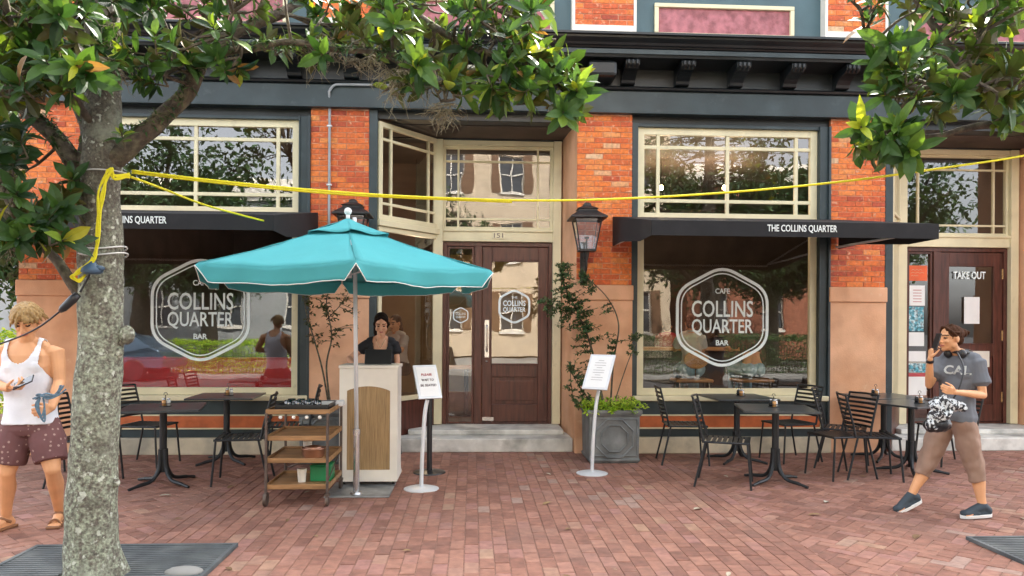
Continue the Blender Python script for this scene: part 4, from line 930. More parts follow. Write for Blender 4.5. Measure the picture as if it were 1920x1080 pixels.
def magnolia(root, name_label, trunk_pts, trunk_r, branches, regions, extra, seed, moss=()):
    rnd = random.Random(seed); t = thing('magnolia_tree', name_label, 'tree', root, group='magnolia street trees')
    loc = V(root)
    def L_(p): return V(p)-loc
    # trunk with bumps
    tp = bez([L_(p) for p in trunk_pts], 12); N = 40; rr = []
    K = len(trunk_r)-1
    for i in range(len(tp)):
        f = i/(len(tp)-1)*K; k = min(int(f), K-1); rr.append(trunk_r[k]*(1-(f-k))+trunk_r[k+1]*(f-k))
    b = MB(); b.tube(tp, rr, N)
    vs = []
    for j, p in enumerate(b.v):
        i = j//N; c = tp[min(i, len(tp)-1)]; v = V(p); d = (v-c); dn = d.normalized() if d.length > 1e-5 else V((1, 0, 0))
        k = noise.noise(v*5)*.018+noise.noise(V((v.x*20, v.y*20, v.z*7)))*.006+noise.noise(v*2.2)*.014
        z = v.z
        if z < .25: k += (.25-z)*.16*(1+.6*math.sin(math.atan2(d.y, d.x)*3))
        vs.append(tuple(v+dn*k))
    b.v = vs
    nodes = list(tp[len(tp)//2:])
    for (kx, kz, kr) in extra.get('knots', []):
        b.ell(L_(P(kx, kz, trunk_pts[0][1]-.02)), (kr, kr, kr*1.3), n=14)
    b.build('trunk', M['bark'], t, smooth=True)
    for bp, r0_, r1_ in branches:
        pts = bez([L_(p) for p in bp], 8); n = len(pts); bb = MB()
        pts = [p+V((noise.noise(p*3+V((9, 0, 0))), noise.noise(p*3), noise.noise(p*3+V((0, 5, 0)))))*.035 if 0 < i else p for i, p in enumerate(pts)]
        bb.tube(pts, [r0_+(r1_-r0_)*i/(n-1) for i in range(n)], 12); bb.build('limb', M['bark_dark'], t, smooth=True); nodes += pts[n//3:]
    cl = MB(); tw = MB()
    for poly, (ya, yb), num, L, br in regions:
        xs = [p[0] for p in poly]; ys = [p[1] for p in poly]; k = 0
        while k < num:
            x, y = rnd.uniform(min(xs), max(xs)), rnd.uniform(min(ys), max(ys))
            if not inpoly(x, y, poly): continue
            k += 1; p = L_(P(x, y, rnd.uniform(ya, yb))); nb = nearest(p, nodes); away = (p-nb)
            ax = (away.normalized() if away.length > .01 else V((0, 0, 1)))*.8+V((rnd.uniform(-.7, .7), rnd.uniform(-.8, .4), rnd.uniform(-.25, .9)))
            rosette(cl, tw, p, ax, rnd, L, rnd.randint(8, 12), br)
            mid = (p+nb)*.5+V((0, 0, -.03*away.length)); e = p-ax.normalized()*.10
            tw.tube(bez([nb, mid, e], 4), [.011, .0105, .010, .0095, .009, .008, .007, .0065, .006], 5)
            if rnd.random() < .3: nodes.append(mid)
    for _ in range(extra.get('high', 0)):   # the crown above the picture
        a = rnd.uniform(0, 6.28); q = rnd.random()**.5*extra['hr']; p = V((q*math.cos(a)+extra.get('hx', 0), q*math.sin(a), rnd.uniform(*extra['hz']))); nb = nearest(p, nodes)
        ax = (p-nb)+V((rnd.uniform(-.5, .5), rnd.uniform(-.5, .5), .6)); rosette(cl, tw, p, ax, rnd, .15, 9, 0); tw.tube([nb, (p+nb)/2, p-ax.normalized()*.1], [.012, .009, .006], 5)
    cl.build('crown', M['leaf'], t, smooth=False); tw.build('twigs', M['bark_dark'], t)
    if moss:
        fe = MB()                       # small ferns growing along the limbs
        for bp, r0_, r1_ in branches[:5]:
            pts = bez([L_(p) for p in bp], 8); n = len(pts)
            for k in range(130):
                f = rnd.uniform(.08, 1)*(n-1); i = min(int(f), n-2); p = pts[i].lerp(pts[i+1], f-i); rad = r0_+(r1_-r0_)*f/n; a = rnd.uniform(-1.6, 1.6)
                o_ = V((math.sin(a)*.7, -abs(math.sin(a))*.7, math.cos(a)))*rad
                for _ in range(4): leaf(fe, p+o_, V((rnd.uniform(-1, 1), rnd.uniform(-1, .3), rnd.uniform(-.6, 1))), V((rnd.uniform(-.5, .5), -.4, 1)), rnd.uniform(.03, .07), rnd.uniform(.010, .018), .5, 2, rnd.random())
        fe.build('fern', M['leafR' if False else 'leaf2'], t)
        for poly, (ya, yb), num, ln in moss:
            mo = MB()
            xs = [p[0] for p in poly]; ys = [p[1] for p in poly]; k = 0
            while k < num:
                x, y = rnd.uniform(min(xs), max(xs)), rnd.uniform(min(ys), max(ys))
                if not inpoly(x, y, poly): continue
                k += 1; p = L_(P(x, y, rnd.uniform(ya, yb)))
                for _ in range(9):
                    q = p.copy(); pts = [q.copy()]; dd = V((rnd.uniform(-1.2, 1.2), rnd.uniform(-1, 1), 0)); lk = ln*rnd.uniform(.25, 1.0)
                    for s_ in range(5):
                        q = q+V((dd.x*.012+rnd.uniform(-.03, .03), dd.y*.012+rnd.uniform(-.03, .03), -lk/5*rnd.uniform(.0, 1.5))); pts.append(q.copy())
                    mo.tube(pts, [.0022, .0020, .0020, .0018, .0015, .001], 3, caps=False)
            mo.build('moss', M['moss'], t)
    return t
YL = -4.36
def PL(px, py, Y=YL): return P(px, py, Y)
g = G(165, 1088)
trunkL = [V((g.x, YL, -.05)), PL(175, 900), PL(186, 700), PL(191, 540), PL(188, 400), PL(192, 260), PL(196, 120), PL(190, -40), PL(200, -250), PL(215, -420)]
brL = [([PL(170, 400), PL(150, 320), PL(95, 245), PL(40, 190), PL(-10, 130, -4.5), PL(-80, 20, -4.8)], .062, .03),
       ([PL(195, 420), PL(172, 330), PL(168, 240, -4.2), PL(130, 150, -4.0), PL(90, 20, -3.8), PL(60, -150, -3.6)], .07, .03),
       ([PL(210, 300), PL(250, 262), PL(300, 235), PL(345, 185), PL(372, 120), PL(400, 85, -4.2), PL(480, 45, -4.0), PL(560, 0, -3.8), PL(650, -80, -3.6)], .066, .028),
       ([PL(375, 118), PL(440, 95, -4.5), PL(540, 85, -4.6), PL(660, 95, -4.7), PL(760, 105, -4.8)], .026, .012),
       ([PL(650, -80, -3.9), PL(740, 10, -4.3), PL(850, 70, -4.5), PL(950, 110, -4.6), PL(1040, 150, -4.6), PL(1075, 190, -4.6)], .03, .008),
       ([PL(760, -60, -4.2), PL(900, 0, -4.4), PL(1000, 40, -4.5)], .022, .008),
       ([PL(700, 95, -4.7), PL(800, 150, -4.7), PL(830, 195, -4.7)], .012, .005),
       ([PL(175, 580), PL(148, 552), PL(112, 505), PL(85, 470), PL(55, 440, -4.5), PL(20, 400, -4.7)], .040, .018),
       ([PL(205, 250), PL(150, 215, -4.5), PL(110, 150, -4.7), PL(60, 100, -4.9)], .03, .012)]
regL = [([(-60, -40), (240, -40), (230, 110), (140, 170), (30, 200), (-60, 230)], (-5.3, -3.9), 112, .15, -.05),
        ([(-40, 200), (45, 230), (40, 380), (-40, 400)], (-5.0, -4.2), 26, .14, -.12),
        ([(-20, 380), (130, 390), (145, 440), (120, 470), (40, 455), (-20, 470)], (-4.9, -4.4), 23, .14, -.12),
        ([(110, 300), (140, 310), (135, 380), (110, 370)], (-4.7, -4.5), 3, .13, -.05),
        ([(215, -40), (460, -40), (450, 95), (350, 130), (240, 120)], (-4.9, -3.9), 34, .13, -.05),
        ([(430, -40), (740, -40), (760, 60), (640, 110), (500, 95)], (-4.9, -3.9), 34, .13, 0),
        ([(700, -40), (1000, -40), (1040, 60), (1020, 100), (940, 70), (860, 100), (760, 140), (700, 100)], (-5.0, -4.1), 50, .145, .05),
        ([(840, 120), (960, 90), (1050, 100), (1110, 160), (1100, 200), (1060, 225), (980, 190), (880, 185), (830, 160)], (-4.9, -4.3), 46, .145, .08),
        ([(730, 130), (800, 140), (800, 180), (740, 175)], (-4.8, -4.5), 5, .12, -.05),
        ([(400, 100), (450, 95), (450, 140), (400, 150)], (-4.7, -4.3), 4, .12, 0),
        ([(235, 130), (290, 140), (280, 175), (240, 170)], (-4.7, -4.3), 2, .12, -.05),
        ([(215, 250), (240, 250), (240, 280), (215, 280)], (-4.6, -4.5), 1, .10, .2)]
mossL = [([(690, 110), (820, 110), (800, 170), (720, 170)], (-4.8, -4.6), 13, .17), ([(805, 190), (850, 190), (845, 215), (810, 215)], (-4.7, -4.65), 9, .17),
         ([(0, 160), (30, 170), (35, 420), (0, 440)], (-4.6, -4.4), 24, .3), ([(200, 40), (240, 50), (240, 110), (200, 100)], (-4.65, -4.5), 8, .16), ([(560, 60), (640, 60), (640, 110), (560, 100)], (-4.6, -4.4), 9, .2),
         ([(180, 80), (225, 80), (225, 150), (180, 150)], (-4.5, -4.5), 9, .15), ([(640, 80), (700, 80), (700, 120), (640, 120)], (-4.6, -4.4), 7, .15)]
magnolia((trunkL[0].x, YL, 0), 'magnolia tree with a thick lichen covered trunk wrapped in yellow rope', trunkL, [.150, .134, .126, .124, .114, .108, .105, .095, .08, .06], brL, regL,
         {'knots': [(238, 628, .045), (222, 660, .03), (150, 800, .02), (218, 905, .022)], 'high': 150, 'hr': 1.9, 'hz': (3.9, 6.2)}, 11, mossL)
XR = 4.32
trR = [V((XR, YL, -.05)), V((XR+.03, YL, 1)), V((XR, YL, 2)), V((XR-.03, YL, 3.0)), V((XR+.02, YL, 4.2)), V((XR, YL, 5.6))]
brR = [([V((XR, YL, 2.1)), V((XR-.4, YL-.05, 2.5)), PL(1920, 240), PL(1850, 235), PL(1760, 255), PL(1680, 262)], .05, .010),
       ([V((XR, YL, 2.4)), V((XR-.3, YL, 2.8)), PL(1900, 150), PL(1800, 110), PL(1765, 60), PL(1725, 10), PL(1690, -40)], .05, .012),
       ([PL(1900, 150), PL(1800, 150, -4.6), PL(1700, 160, -4.6), PL(1650, 110, -4.6), PL(1620, 60, -4.5)], .018, .006),
       ([V((XR, YL, 3.0)), V((XR-.4, YL, 3.4)), PL(1900, 0), PL(1820, -40)], .04, .012)]
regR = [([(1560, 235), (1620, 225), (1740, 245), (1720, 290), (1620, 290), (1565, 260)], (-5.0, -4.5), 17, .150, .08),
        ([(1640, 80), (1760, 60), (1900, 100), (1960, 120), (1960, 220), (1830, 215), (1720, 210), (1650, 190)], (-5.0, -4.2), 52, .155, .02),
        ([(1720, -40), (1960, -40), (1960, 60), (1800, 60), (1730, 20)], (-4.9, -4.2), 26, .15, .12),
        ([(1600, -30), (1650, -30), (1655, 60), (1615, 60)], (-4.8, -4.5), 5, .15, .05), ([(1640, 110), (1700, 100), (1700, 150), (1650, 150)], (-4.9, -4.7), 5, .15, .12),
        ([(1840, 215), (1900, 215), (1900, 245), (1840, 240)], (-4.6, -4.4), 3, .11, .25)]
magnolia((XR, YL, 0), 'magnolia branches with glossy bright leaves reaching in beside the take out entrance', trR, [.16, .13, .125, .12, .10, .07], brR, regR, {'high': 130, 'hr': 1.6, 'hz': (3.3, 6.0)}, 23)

def shrub(root, label, stems, regions, lm, L, wd, seed, dens=7):
    rnd = random.Random(seed); t = thing('shrub', label, 'shrub', root); loc = V(root); st = MB(); nodes = []
    for pts, r_ in stems:
        q = bez([V(p)-loc for p in pts], 6); st.tube(q, [r_*(1-.6*i/len(q)) for i in range(len(q))], 6); nodes += q[2:]
    lf = MB()
    for poly, (ya, yb), num in regions:
        xs = [p[0] for p in poly]; ys = [p[1] for p in poly]; k = 0
        while k < num:
            x, y = rnd.uniform(min(xs), max(xs)), rnd.uniform(min(ys), max(ys))
            if not inpoly(x, y, poly): continue
            k += 1; p = P(x, y, rnd.uniform(ya, yb))-loc; nb = nearest(p, nodes); d = p-nb
            if d.length > .3: nb = p-d.normalized()*.3
            st.tube([nb, (nb+p)/2+V((0, 0, .01)), p], [.0035, .003, .002], 4)
            for i in range(dens):
                q = nb.lerp(p, rnd.random()**.6)
                leaf(lf, q, V((rnd.uniform(-1, 1), rnd.uniform(-1, 1), rnd.uniform(-.5, .8))), V((rnd.uniform(-.6, .6), rnd.uniform(-.9, .1), 1)), L*rnd.uniform(.7, 1.2), wd*rnd.uniform(.8, 1.2), .2, 2, min(1, max(0, rnd.gauss(.45, .22))))
    lf.build('foliage', M[lm], t); st.build('stems', M['bark_dark'], t)
    return t
Yp = -.42
shrub((1.60, -.40, .5), 'straggly dark green climbing shrub growing from the grey planter beside the lantern',
      [([V((1.55, -.4, .5)), P(1120, 700, Yp), P(1105, 640, Yp), P(1085, 590, Yp), P(1060, 540, Yp), P(1050, 500, Yp)], .016), ([V((1.6, -.4, .5)), P(1150, 680, Yp), P(1160, 610, Yp), P(1140, 560, Yp), P(1100, 520, Yp)], .012),
       ([V((1.6, -.4, .5)), P(1170, 700, Yp), P(1185, 660, Yp), P(1200, 630, Yp)], .008), ([P(1085, 590, Yp), P(1050, 580, Yp), P(1010, 565, Yp)], .007), ([V((1.5, -.4, .5)), P(1090, 730, Yp), P(1070, 700, Yp), P(1075, 750, Yp)], .008)],
      [([(1040, 495), (1075, 490), (1110, 520), (1110, 560), (1060, 590), (1035, 545)], (-.62, -.25), 100), ([(1000, 560), (1060, 545), (1110, 570), (1120, 620), (1070, 640), (1030, 600)], (-.62, -.25), 90),
       ([(1060, 630), (1130, 620), (1140, 700), (1100, 720), (1060, 690)], (-.62, -.25), 40), ([(1050, 690), (1110, 690), (1110, 770), (1060, 765)], (-.7, -.3), 38), ([(1120, 600), (1160, 610), (1150, 680), (1130, 660)], (-.6, -.3), 14),
       ([(1170, 620), (1205, 625), (1205, 665), (1175, 665)], (-.6, -.3), 12), ([(1110, 555), (1160, 570), (1150, 600), (1110, 590)], (-.6, -.3), 8)], 'leaf2', .042, .019, 31, dens=18)
def cover():
    rnd = random.Random(4); lf = MB(); st = MB()
    for k in range(150):
        x, y = rnd.uniform(-.31, .31), rnd.uniform(-.31, .25); h = rnd.uniform(.03, .17); e = 1.12
        st.tube([(x*.9, y*.9, 0), (x*e, y*e, h)], .002, 4)
        for i in range(7): leaf(lf, V((x*e, y*e, h*rnd.uniform(.5, 1))), V((rnd.uniform(-1, 1), rnd.uniform(-1, 1), rnd.uniform(-.2, .9))), V((0, -.3, 1)), rnd.uniform(.035, .06), rnd.uniform(.02, .035), .3, 2, rnd.random())
    t = thing('ground_cover_plant', 'low lime green plant filling the top of the grey planter', 'plant', (1.60, -.40, .55)); lf.build('foliage', M['leaf3'], t); st.build('stems', M['leaf2'], t)
cover()
shrub((-1.62, -.40, .5), 'sparse bronze leaved shrub against the peach pier behind the umbrella pole',
      [([V((-1.62, -.4, .5)), P(606, 700, Yp), P(590, 640, Yp), P(575, 590, Yp), P(570, 550, Yp)], .012), ([V((-1.60, -.4, .5)), P(612, 690, Yp), P(622, 630, Yp), P(612, 570, Yp), P(620, 530, Yp)], .012), ([P(612, 600, Yp), P(640, 570, Yp), P(655, 545, Yp)], .007)],
      [([(560, 535), (660, 530), (660, 580), (600, 590), (560, 570)], (-.6, -.25), 46), ([(570, 575), (640, 590), (650, 640), (610, 660), (570, 640)], (-.6, -.25), 30), ([(640, 560), (680, 570), (670, 620), (645, 620)], (-.5, -.25), 8)], 'leafR', .05, .026, 37)

# ---- tree mats
for x0, x1, lb in ((-2.98, -1.62, 'dark ribbed grate mat round the foot of the lichen covered trunk'), (3.61, 4.97, 'dark ribbed grate mat at the lower right corner of the pavement')):
    t = thing('tree_grate', lb, 'tree grate', ((x0+x1)/2, -4.46, 0), group='grate mats round the street trees'); h = (x1-x0)/2; q = MB()
    for k in range(34):
        y = -.66+k*.04
        if abs(y+.02) < .17 and True:
            q.box(-h+.03, -.2, y, y+.026, .004, .022); q.box(.2, h-.03, y, y+.026, .004, .022)
        else: q.box(-h+.03, h-.03, y, y+.026, .004, .022)
    q.build('slats', M['rubber'], t)
    f = MB(); f.box(-h, h, .70, .73, 0, .028); f.box(-h, h, -.73, -.70, 0, .028); f.box(-h, -h+.028, -.70, .70, 0, .028); f.box(h-.028, h, -.70, .70, 0, .028); f.build('edging', M['rubber'], t, bevel=.004)
    q = MB(); q.box(-h+.03, h-.03, -.69, .69, .001, .003); q.build('soil', M['joint'], t)
g = G(345, 1079); m = MB(); m.ell((g.x, g.y, .02), (.12, .07, .035)); o = m.build('stone', M['concrete'], smooth=True); tag(o, 'pale stone lying on the dark mat at the bottom edge', 'stone')

# ---- ropes
def rope(name, pts, r_, m, label, cat, par=None, n=8, tagit=True):
    q = MB(); q.tube(bez(pts, n), r_, 8); o = q.build(name, M[m], par, smooth=True)
    if tagit: tag(o, label, cat)
    return o
Yr = -4.53
rope('rope', [P(248, 320, -4.45), P(380, 336, Yr), P(560, 354, Yr), P(760, 368, Yr), P(1000, 376, Yr), P(1200, 371, Yr), P(1400, 358, Yr), P(1600, 338, Yr), P(1760, 316, Yr), P(1920, 292, Yr), V((XR-.14, -4.45, 2.80))], .0068, 'yellow', 'long yellow rope stretched across the whole front between the two trees', 'rope', n=10)
rope('rope', [P(248, 324, -4.45), P(400, 342, -4.5), P(560, 358, -4.5), P(700, 368, -4.5), P(960, 379, -4.5)], .006, 'yellow', 'second thinner yellow strand just under the long rope on the left', 'rope')
rope('rope', [P(246, 332, -4.45), P(300, 352, -4.0), P(380, 383, -3.3), P(440, 400, -2.7), P(494, 414, -2.06)], .008, 'yellow', 'yellow rope sagging from the trunk to the corner of the left awning', 'rope')
t = thing('rope_coil', 'bundled yellow rope hanging down the lichen covered trunk', 'rope', (trunkL[0].x, YL, 1.8)); lc = V(t.location); q = MB(); rnd = random.Random(9)
for k in range(5):
    j = lambda s_=5: rnd.uniform(-s_, s_)
    pts = [P(245+j(3), 330+j(), -4.52), P(215, 335+j(8), -4.56), P(205+j(6), 320+j(4), -4.58), P(190+j(6), 360+j(), -4.57), P(184+j(4), 430, -4.57), P(178+j(3), 480+j(), -4.58), P(150+j(5), 508+j(), -4.60), P(137+j(5), 520+j(3), -4.60), P(148+j(4), 526+j(3), -4.58), P(160, 515, -4.55)]
    q.tube([p-lc for p in bez(pts, 6)], .0055, 6)
q.build('strands', M['yellow'], t, smooth=True)
t = thing('cable_tie', 'pair of white cables bound round the trunk above the blue cap', 'cable', (trunkL[0].x, YL, 2.0)); lc = V(t.location)
q = MB()
for zz, off in ((466, 0), (478, .01)):
    c = P(194, zz, YL)-lc; ri = .128+off*.5
    q = MB(); q.tube([(c.x+ri*math.cos(R(a)), c.y+ri*math.sin(R(a)), c.z+.012*math.cos(R(a*2+off*900))) for a in range(0, 361, 12)], .005, 6); q.build('band', M['wire'], t, smooth=True)
c = P(200, 325, YL)-lc; q = MB()
q.tube([(c.x+.122*math.cos(R(a)), c.y+.122*math.sin(R(a)), c.z) for a in range(180, 361, 12)], .004, 6)
q.build('band', M['wire'], t, smooth=True)
t = thing('rubber_cap', 'dark blue rubber cap hanging from the yellow rope on the trunk', 'cap', P(172, 500, -4.57)); q = MB()
q.lathe([(0, .045), (.016, .045), (.024, .02), (.055, -.01), (.06, -.03), (.045, -.042), (0, -.045)], n=16); q.build('cone', M['bluecap'], t, smooth=True); q = MB(); q.ell((.03, 0, -.01), (.045, .03, .02)); q.build('flap', M['bluecap'], t, smooth=True)
t = thing('plug', 'black plug connector hanging at the end of the thin black cord', 'plug', P(128, 570, -4.55)); q = MB(); a = P(146, 552, -4.55)-t.location; b_ = P(112, 584, -4.55)-t.location
q.tube([a, a*.5, b_*.6, b_], [.02, .026, .022, .012], 12); q.build('housing', M['blackplastic'], t, smooth=True)
rope('cord', [P(112, 584, -4.55), P(75, 612, -4.45), P(30, 634, -4.35), P(-60, 665, -4.2)], .0055, 'blackcord', 'thin black cord running from the plug past the chin of the man in white', 'cord')
rope('cord', [P(150, 548, -4.55), P(160, 530, -4.54), P(168, 515, -4.55)], .006, 'blackcord', 'short black cord joining the plug to the blue cap', 'cord')

# ================================================================== PEOPLE
def remesh(mb, vox, sm=3, disp=None, keep=None):
    me = mb.mesh('tmp', M['skin']); o = bpy.data.objects.new('tmp', me); sc.collection.objects.link(o)
    md = o.modifiers.new('r', 'REMESH'); md.mode = 'VOXEL'; md.voxel_size = vox; md.use_smooth_shade = True
    if sm: s = o.modifiers.new('s', 'SMOOTH'); s.factor = .5; s.iterations = sm
    bpy.context.view_layer.update()
    r_ = bpy.data.meshes.new_from_object(o.evaluated_get(bpy.context.evaluated_depsgraph_get())); bpy.data.objects.remove(o)
    if disp:
        ns = [v.normal.copy() for v in r_.vertices]
        for v, n_ in zip(r_.vertices, ns): v.co += disp(v.co.copy(), n_)
    if keep:
        b = bmesh.new(); b.from_mesh(r_); bmesh.ops.delete(b, geom=[f for f in b.faces if not keep(f.calc_center_median())], context='FACES'); b.to_mesh(r_); b.free()
    r_.materials.clear(); r_.update(); return r_
def mobj(name, me, mats, parent, idx=None):
    for m in mats: me.materials.append(M[m])
    if idx:
        for p in me.polygons: p.material_index = idx(p.center)
    else:
        for p in me.polygons: p.material_index = 0
    me.polygons.foreach_set('use_smooth', [True]*len(me.polygons))
    o = bpy.data.objects.new(name, me); link(o, parent); return o
def limb(mb, pts, rs, n=14, k=4):
    """tapered capsule chain, rounded ends"""
    pts = [V(p) for p in pts]; d0 = (pts[0]-pts[1]).normalized(); d1 = (pts[-1]-pts[-2]).normalized(); P_ = []; R_ = []
    for a in (80, 55, 30, 10): P_.append(pts[0]+d0*rs[0]*math.sin(R(a))); R_.append(rs[0]*math.cos(R(a)))
    P_ += pts; R_ += list(rs)
    for a in (10, 30, 55, 80): P_.append(pts[-1]+d1*rs[-1]*math.sin(R(a))); R_.append(rs[-1]*math.cos(R(a)))
    mb.tube(P_, R_, n)
def loft(mb, rings, n=24):
    """rings: (centre, right vector, fwd vector, rx, ry)"""
    vs = []
    for c, r_, f_, rx, ry in rings:
        for k in range(n):
            a = 2*math.pi*k/n; ca, sa = math.cos(a), math.sin(a); e = .85
            vs.append(V(c)+r_*rx*math.copysign(abs(ca)**e, ca)+f_*ry*math.copysign(abs(sa)**e, sa))
    m = len(rings); mb.add(vs, [(i*n+k, i*n+(k+1) % n, (i+1)*n+(k+1) % n, (i+1)*n+k) for i in range(m-1) for k in range(n)]+[tuple(range(n))[::-1], tuple((m-1)*n+k for k in range(n))])
def hv(deg):     # heading 0 = towards the camera side (-Y), positive turns towards +X
    a = R(deg); return V((math.sin(a), -math.cos(a), 0))
def face_index(hm, sc_):
    inv = hm.inverted()
    def f(c):
        p = (inv @ c)/sc_
        if abs(p.x) > .075 or p.y > -.05 or p.z > .06 or p.z < -.1: return 0
        if ((abs(p.x)-.031)/.014)**2+((p.z-.004)/.0075)**2 < 1: return 2
        if abs(abs(p.x)-.033) < .021 and abs(p.z-.027-.12*(.02-abs(abs(p.x)-.03))) < .0055: return 3
        if (p.x/.024)**2+((p.z+.062)/.009)**2 < 1: return 1
        return 0
    return f
def head(mb, hm, s):
    o = mb.M; mb.M = hm @ Matrix.Scale(s, 4)
    mb.ell((0, .012, .025), (.074, .094, .090), n=20); mb.ell((0, -.022, -.030), (.060, .066, .080), n=18); mb.ell((0, -.040, -.078), (.042, .042, .034), n=14); mb.ell((0, -.070, -.098), (.020, .018, .016))
    limb(mb, [(-.040, -.066, .028), (0, -.082, .026), (.040, -.066, .028)], [.011, .012, .011])
    limb(mb, [(0, -.082, .018), (0, -.098, -.008), (0, -.108, -.030)], [.008, .010, .012]); mb.ell((-.012, -.096, -.034), (.009, .010, .008)); mb.ell((.012, -.096, -.034), (.009, .010, .008))
    for sx in (-1, 1):
        mb.ell((sx*.034, -.066, -.028), (.022, .020, .018)); mb.ell((sx*.031, -.072, .003), (.014, .012, .010))
        mb.ell((sx*.076, .012, -.008), (.010, .020, .032), Matrix.Rotation(R(sx*15), 3, 'Z')); mb.ell((sx*.052, .0, -.062), (.014, .030, .026))
    limb(mb, [(-.020, -.084, -.058), (0, -.092, -.056), (.020, -.084, -.058)], [.005, .007, .005]); limb(mb, [(-.016, -.083, -.068), (0, -.090, -.069), (.016, -.083, -.068)], [.005, .008, .005])
    mb.M = o
def hand(mb, wr, d, n_, side, curl=.5, s=1.0, spread=.0):
    """d: along the hand, n_: palm normal (fingers curl towards it), side: vector towards the thumb"""
    d = d.normalized(); n_ = (n_-d*n_.dot(d)).normalized(); t = d.cross(n_)
    if t.dot(side) < 0: t = -t
    kn = []
    for i, (o_, l_) in enumerate([(.029, .080), (.010, .085), (-.010, .082), (-.029, .074)]):
        k = wr+(d*l_+t*o_)*s; kn.append(k); limb(mb, [wr+t*o_*.55*s+d*.012*s, k], [.013*s, .0125*s], 10)
    mb.ell(wr+d*.045*s, (.03*s, .03*s, .016*s)) if False else None
    for i, (k, ls) in enumerate(zip(kn, [(.040, .024, .020), (.044, .028, .022), (.041, .026, .020), (.032, .020, .018)])):
        a = 0; p = k; pts = [p]; dd = (d+t*(.10-.075*i)*(1+spread)).normalized()
        for j, l_ in enumerate(ls):
            a += curl*(.75, 1.05, .7)[j]*(1+.08*i); v = dd*math.cos(a)+n_*math.sin(a); p = p+v*l_*s; pts.append(p)
        limb(mb, pts, [.0092*s, .0086*s, .0078*s, .0066*s], 8)
    b = wr+(d*.022+t*.026)*s; dd = (d*.62+t*.62+n_*.45).normalized(); d2 = (d*.9+t*.15+n_*.5*(.4+curl)).normalized()
    limb(mb, [b, b+dd*.036*s, b+dd*.036*s+d2*.032*s, b+dd*.036*s+d2*.055*s], [.014*s, .0105*s, .0095*s, .0075*s], 8)
def foot(mb, an, yaw_, s, pitch=0):
    f = hv(yaw_); sd_ = V((-f.y, f.x, 0)); rot = Matrix.Rotation(R(pitch), 3, sd_); f2 = rot @ f; u2 = rot @ V((0, 0, 1))
    heel = an-f2*.045*s-u2*.05*s; ball = an+f2*.125*s-u2*.060*s
    limb(mb, [an, heel+u2*.006*s], [.036*s, .030*s]); limb(mb, [an+f2*.01*s-u2*.012*s, an+f2*.07*s-u2*.035*s, ball], [.036*s, .031*s, .026*s])
    limb(mb, [heel, ball], [.027*s, .027*s])
    for i in range(5):
        o_ = sd_*(.030-.0155*i)*s; limb(mb, [ball+o_, ball+o_+f2*(.060-.007*abs(i-1))*s-u2*.008*s], [.016*s, (.0105 if i else .013)*s], 8)
    return f2, u2, heel, ball, sd_
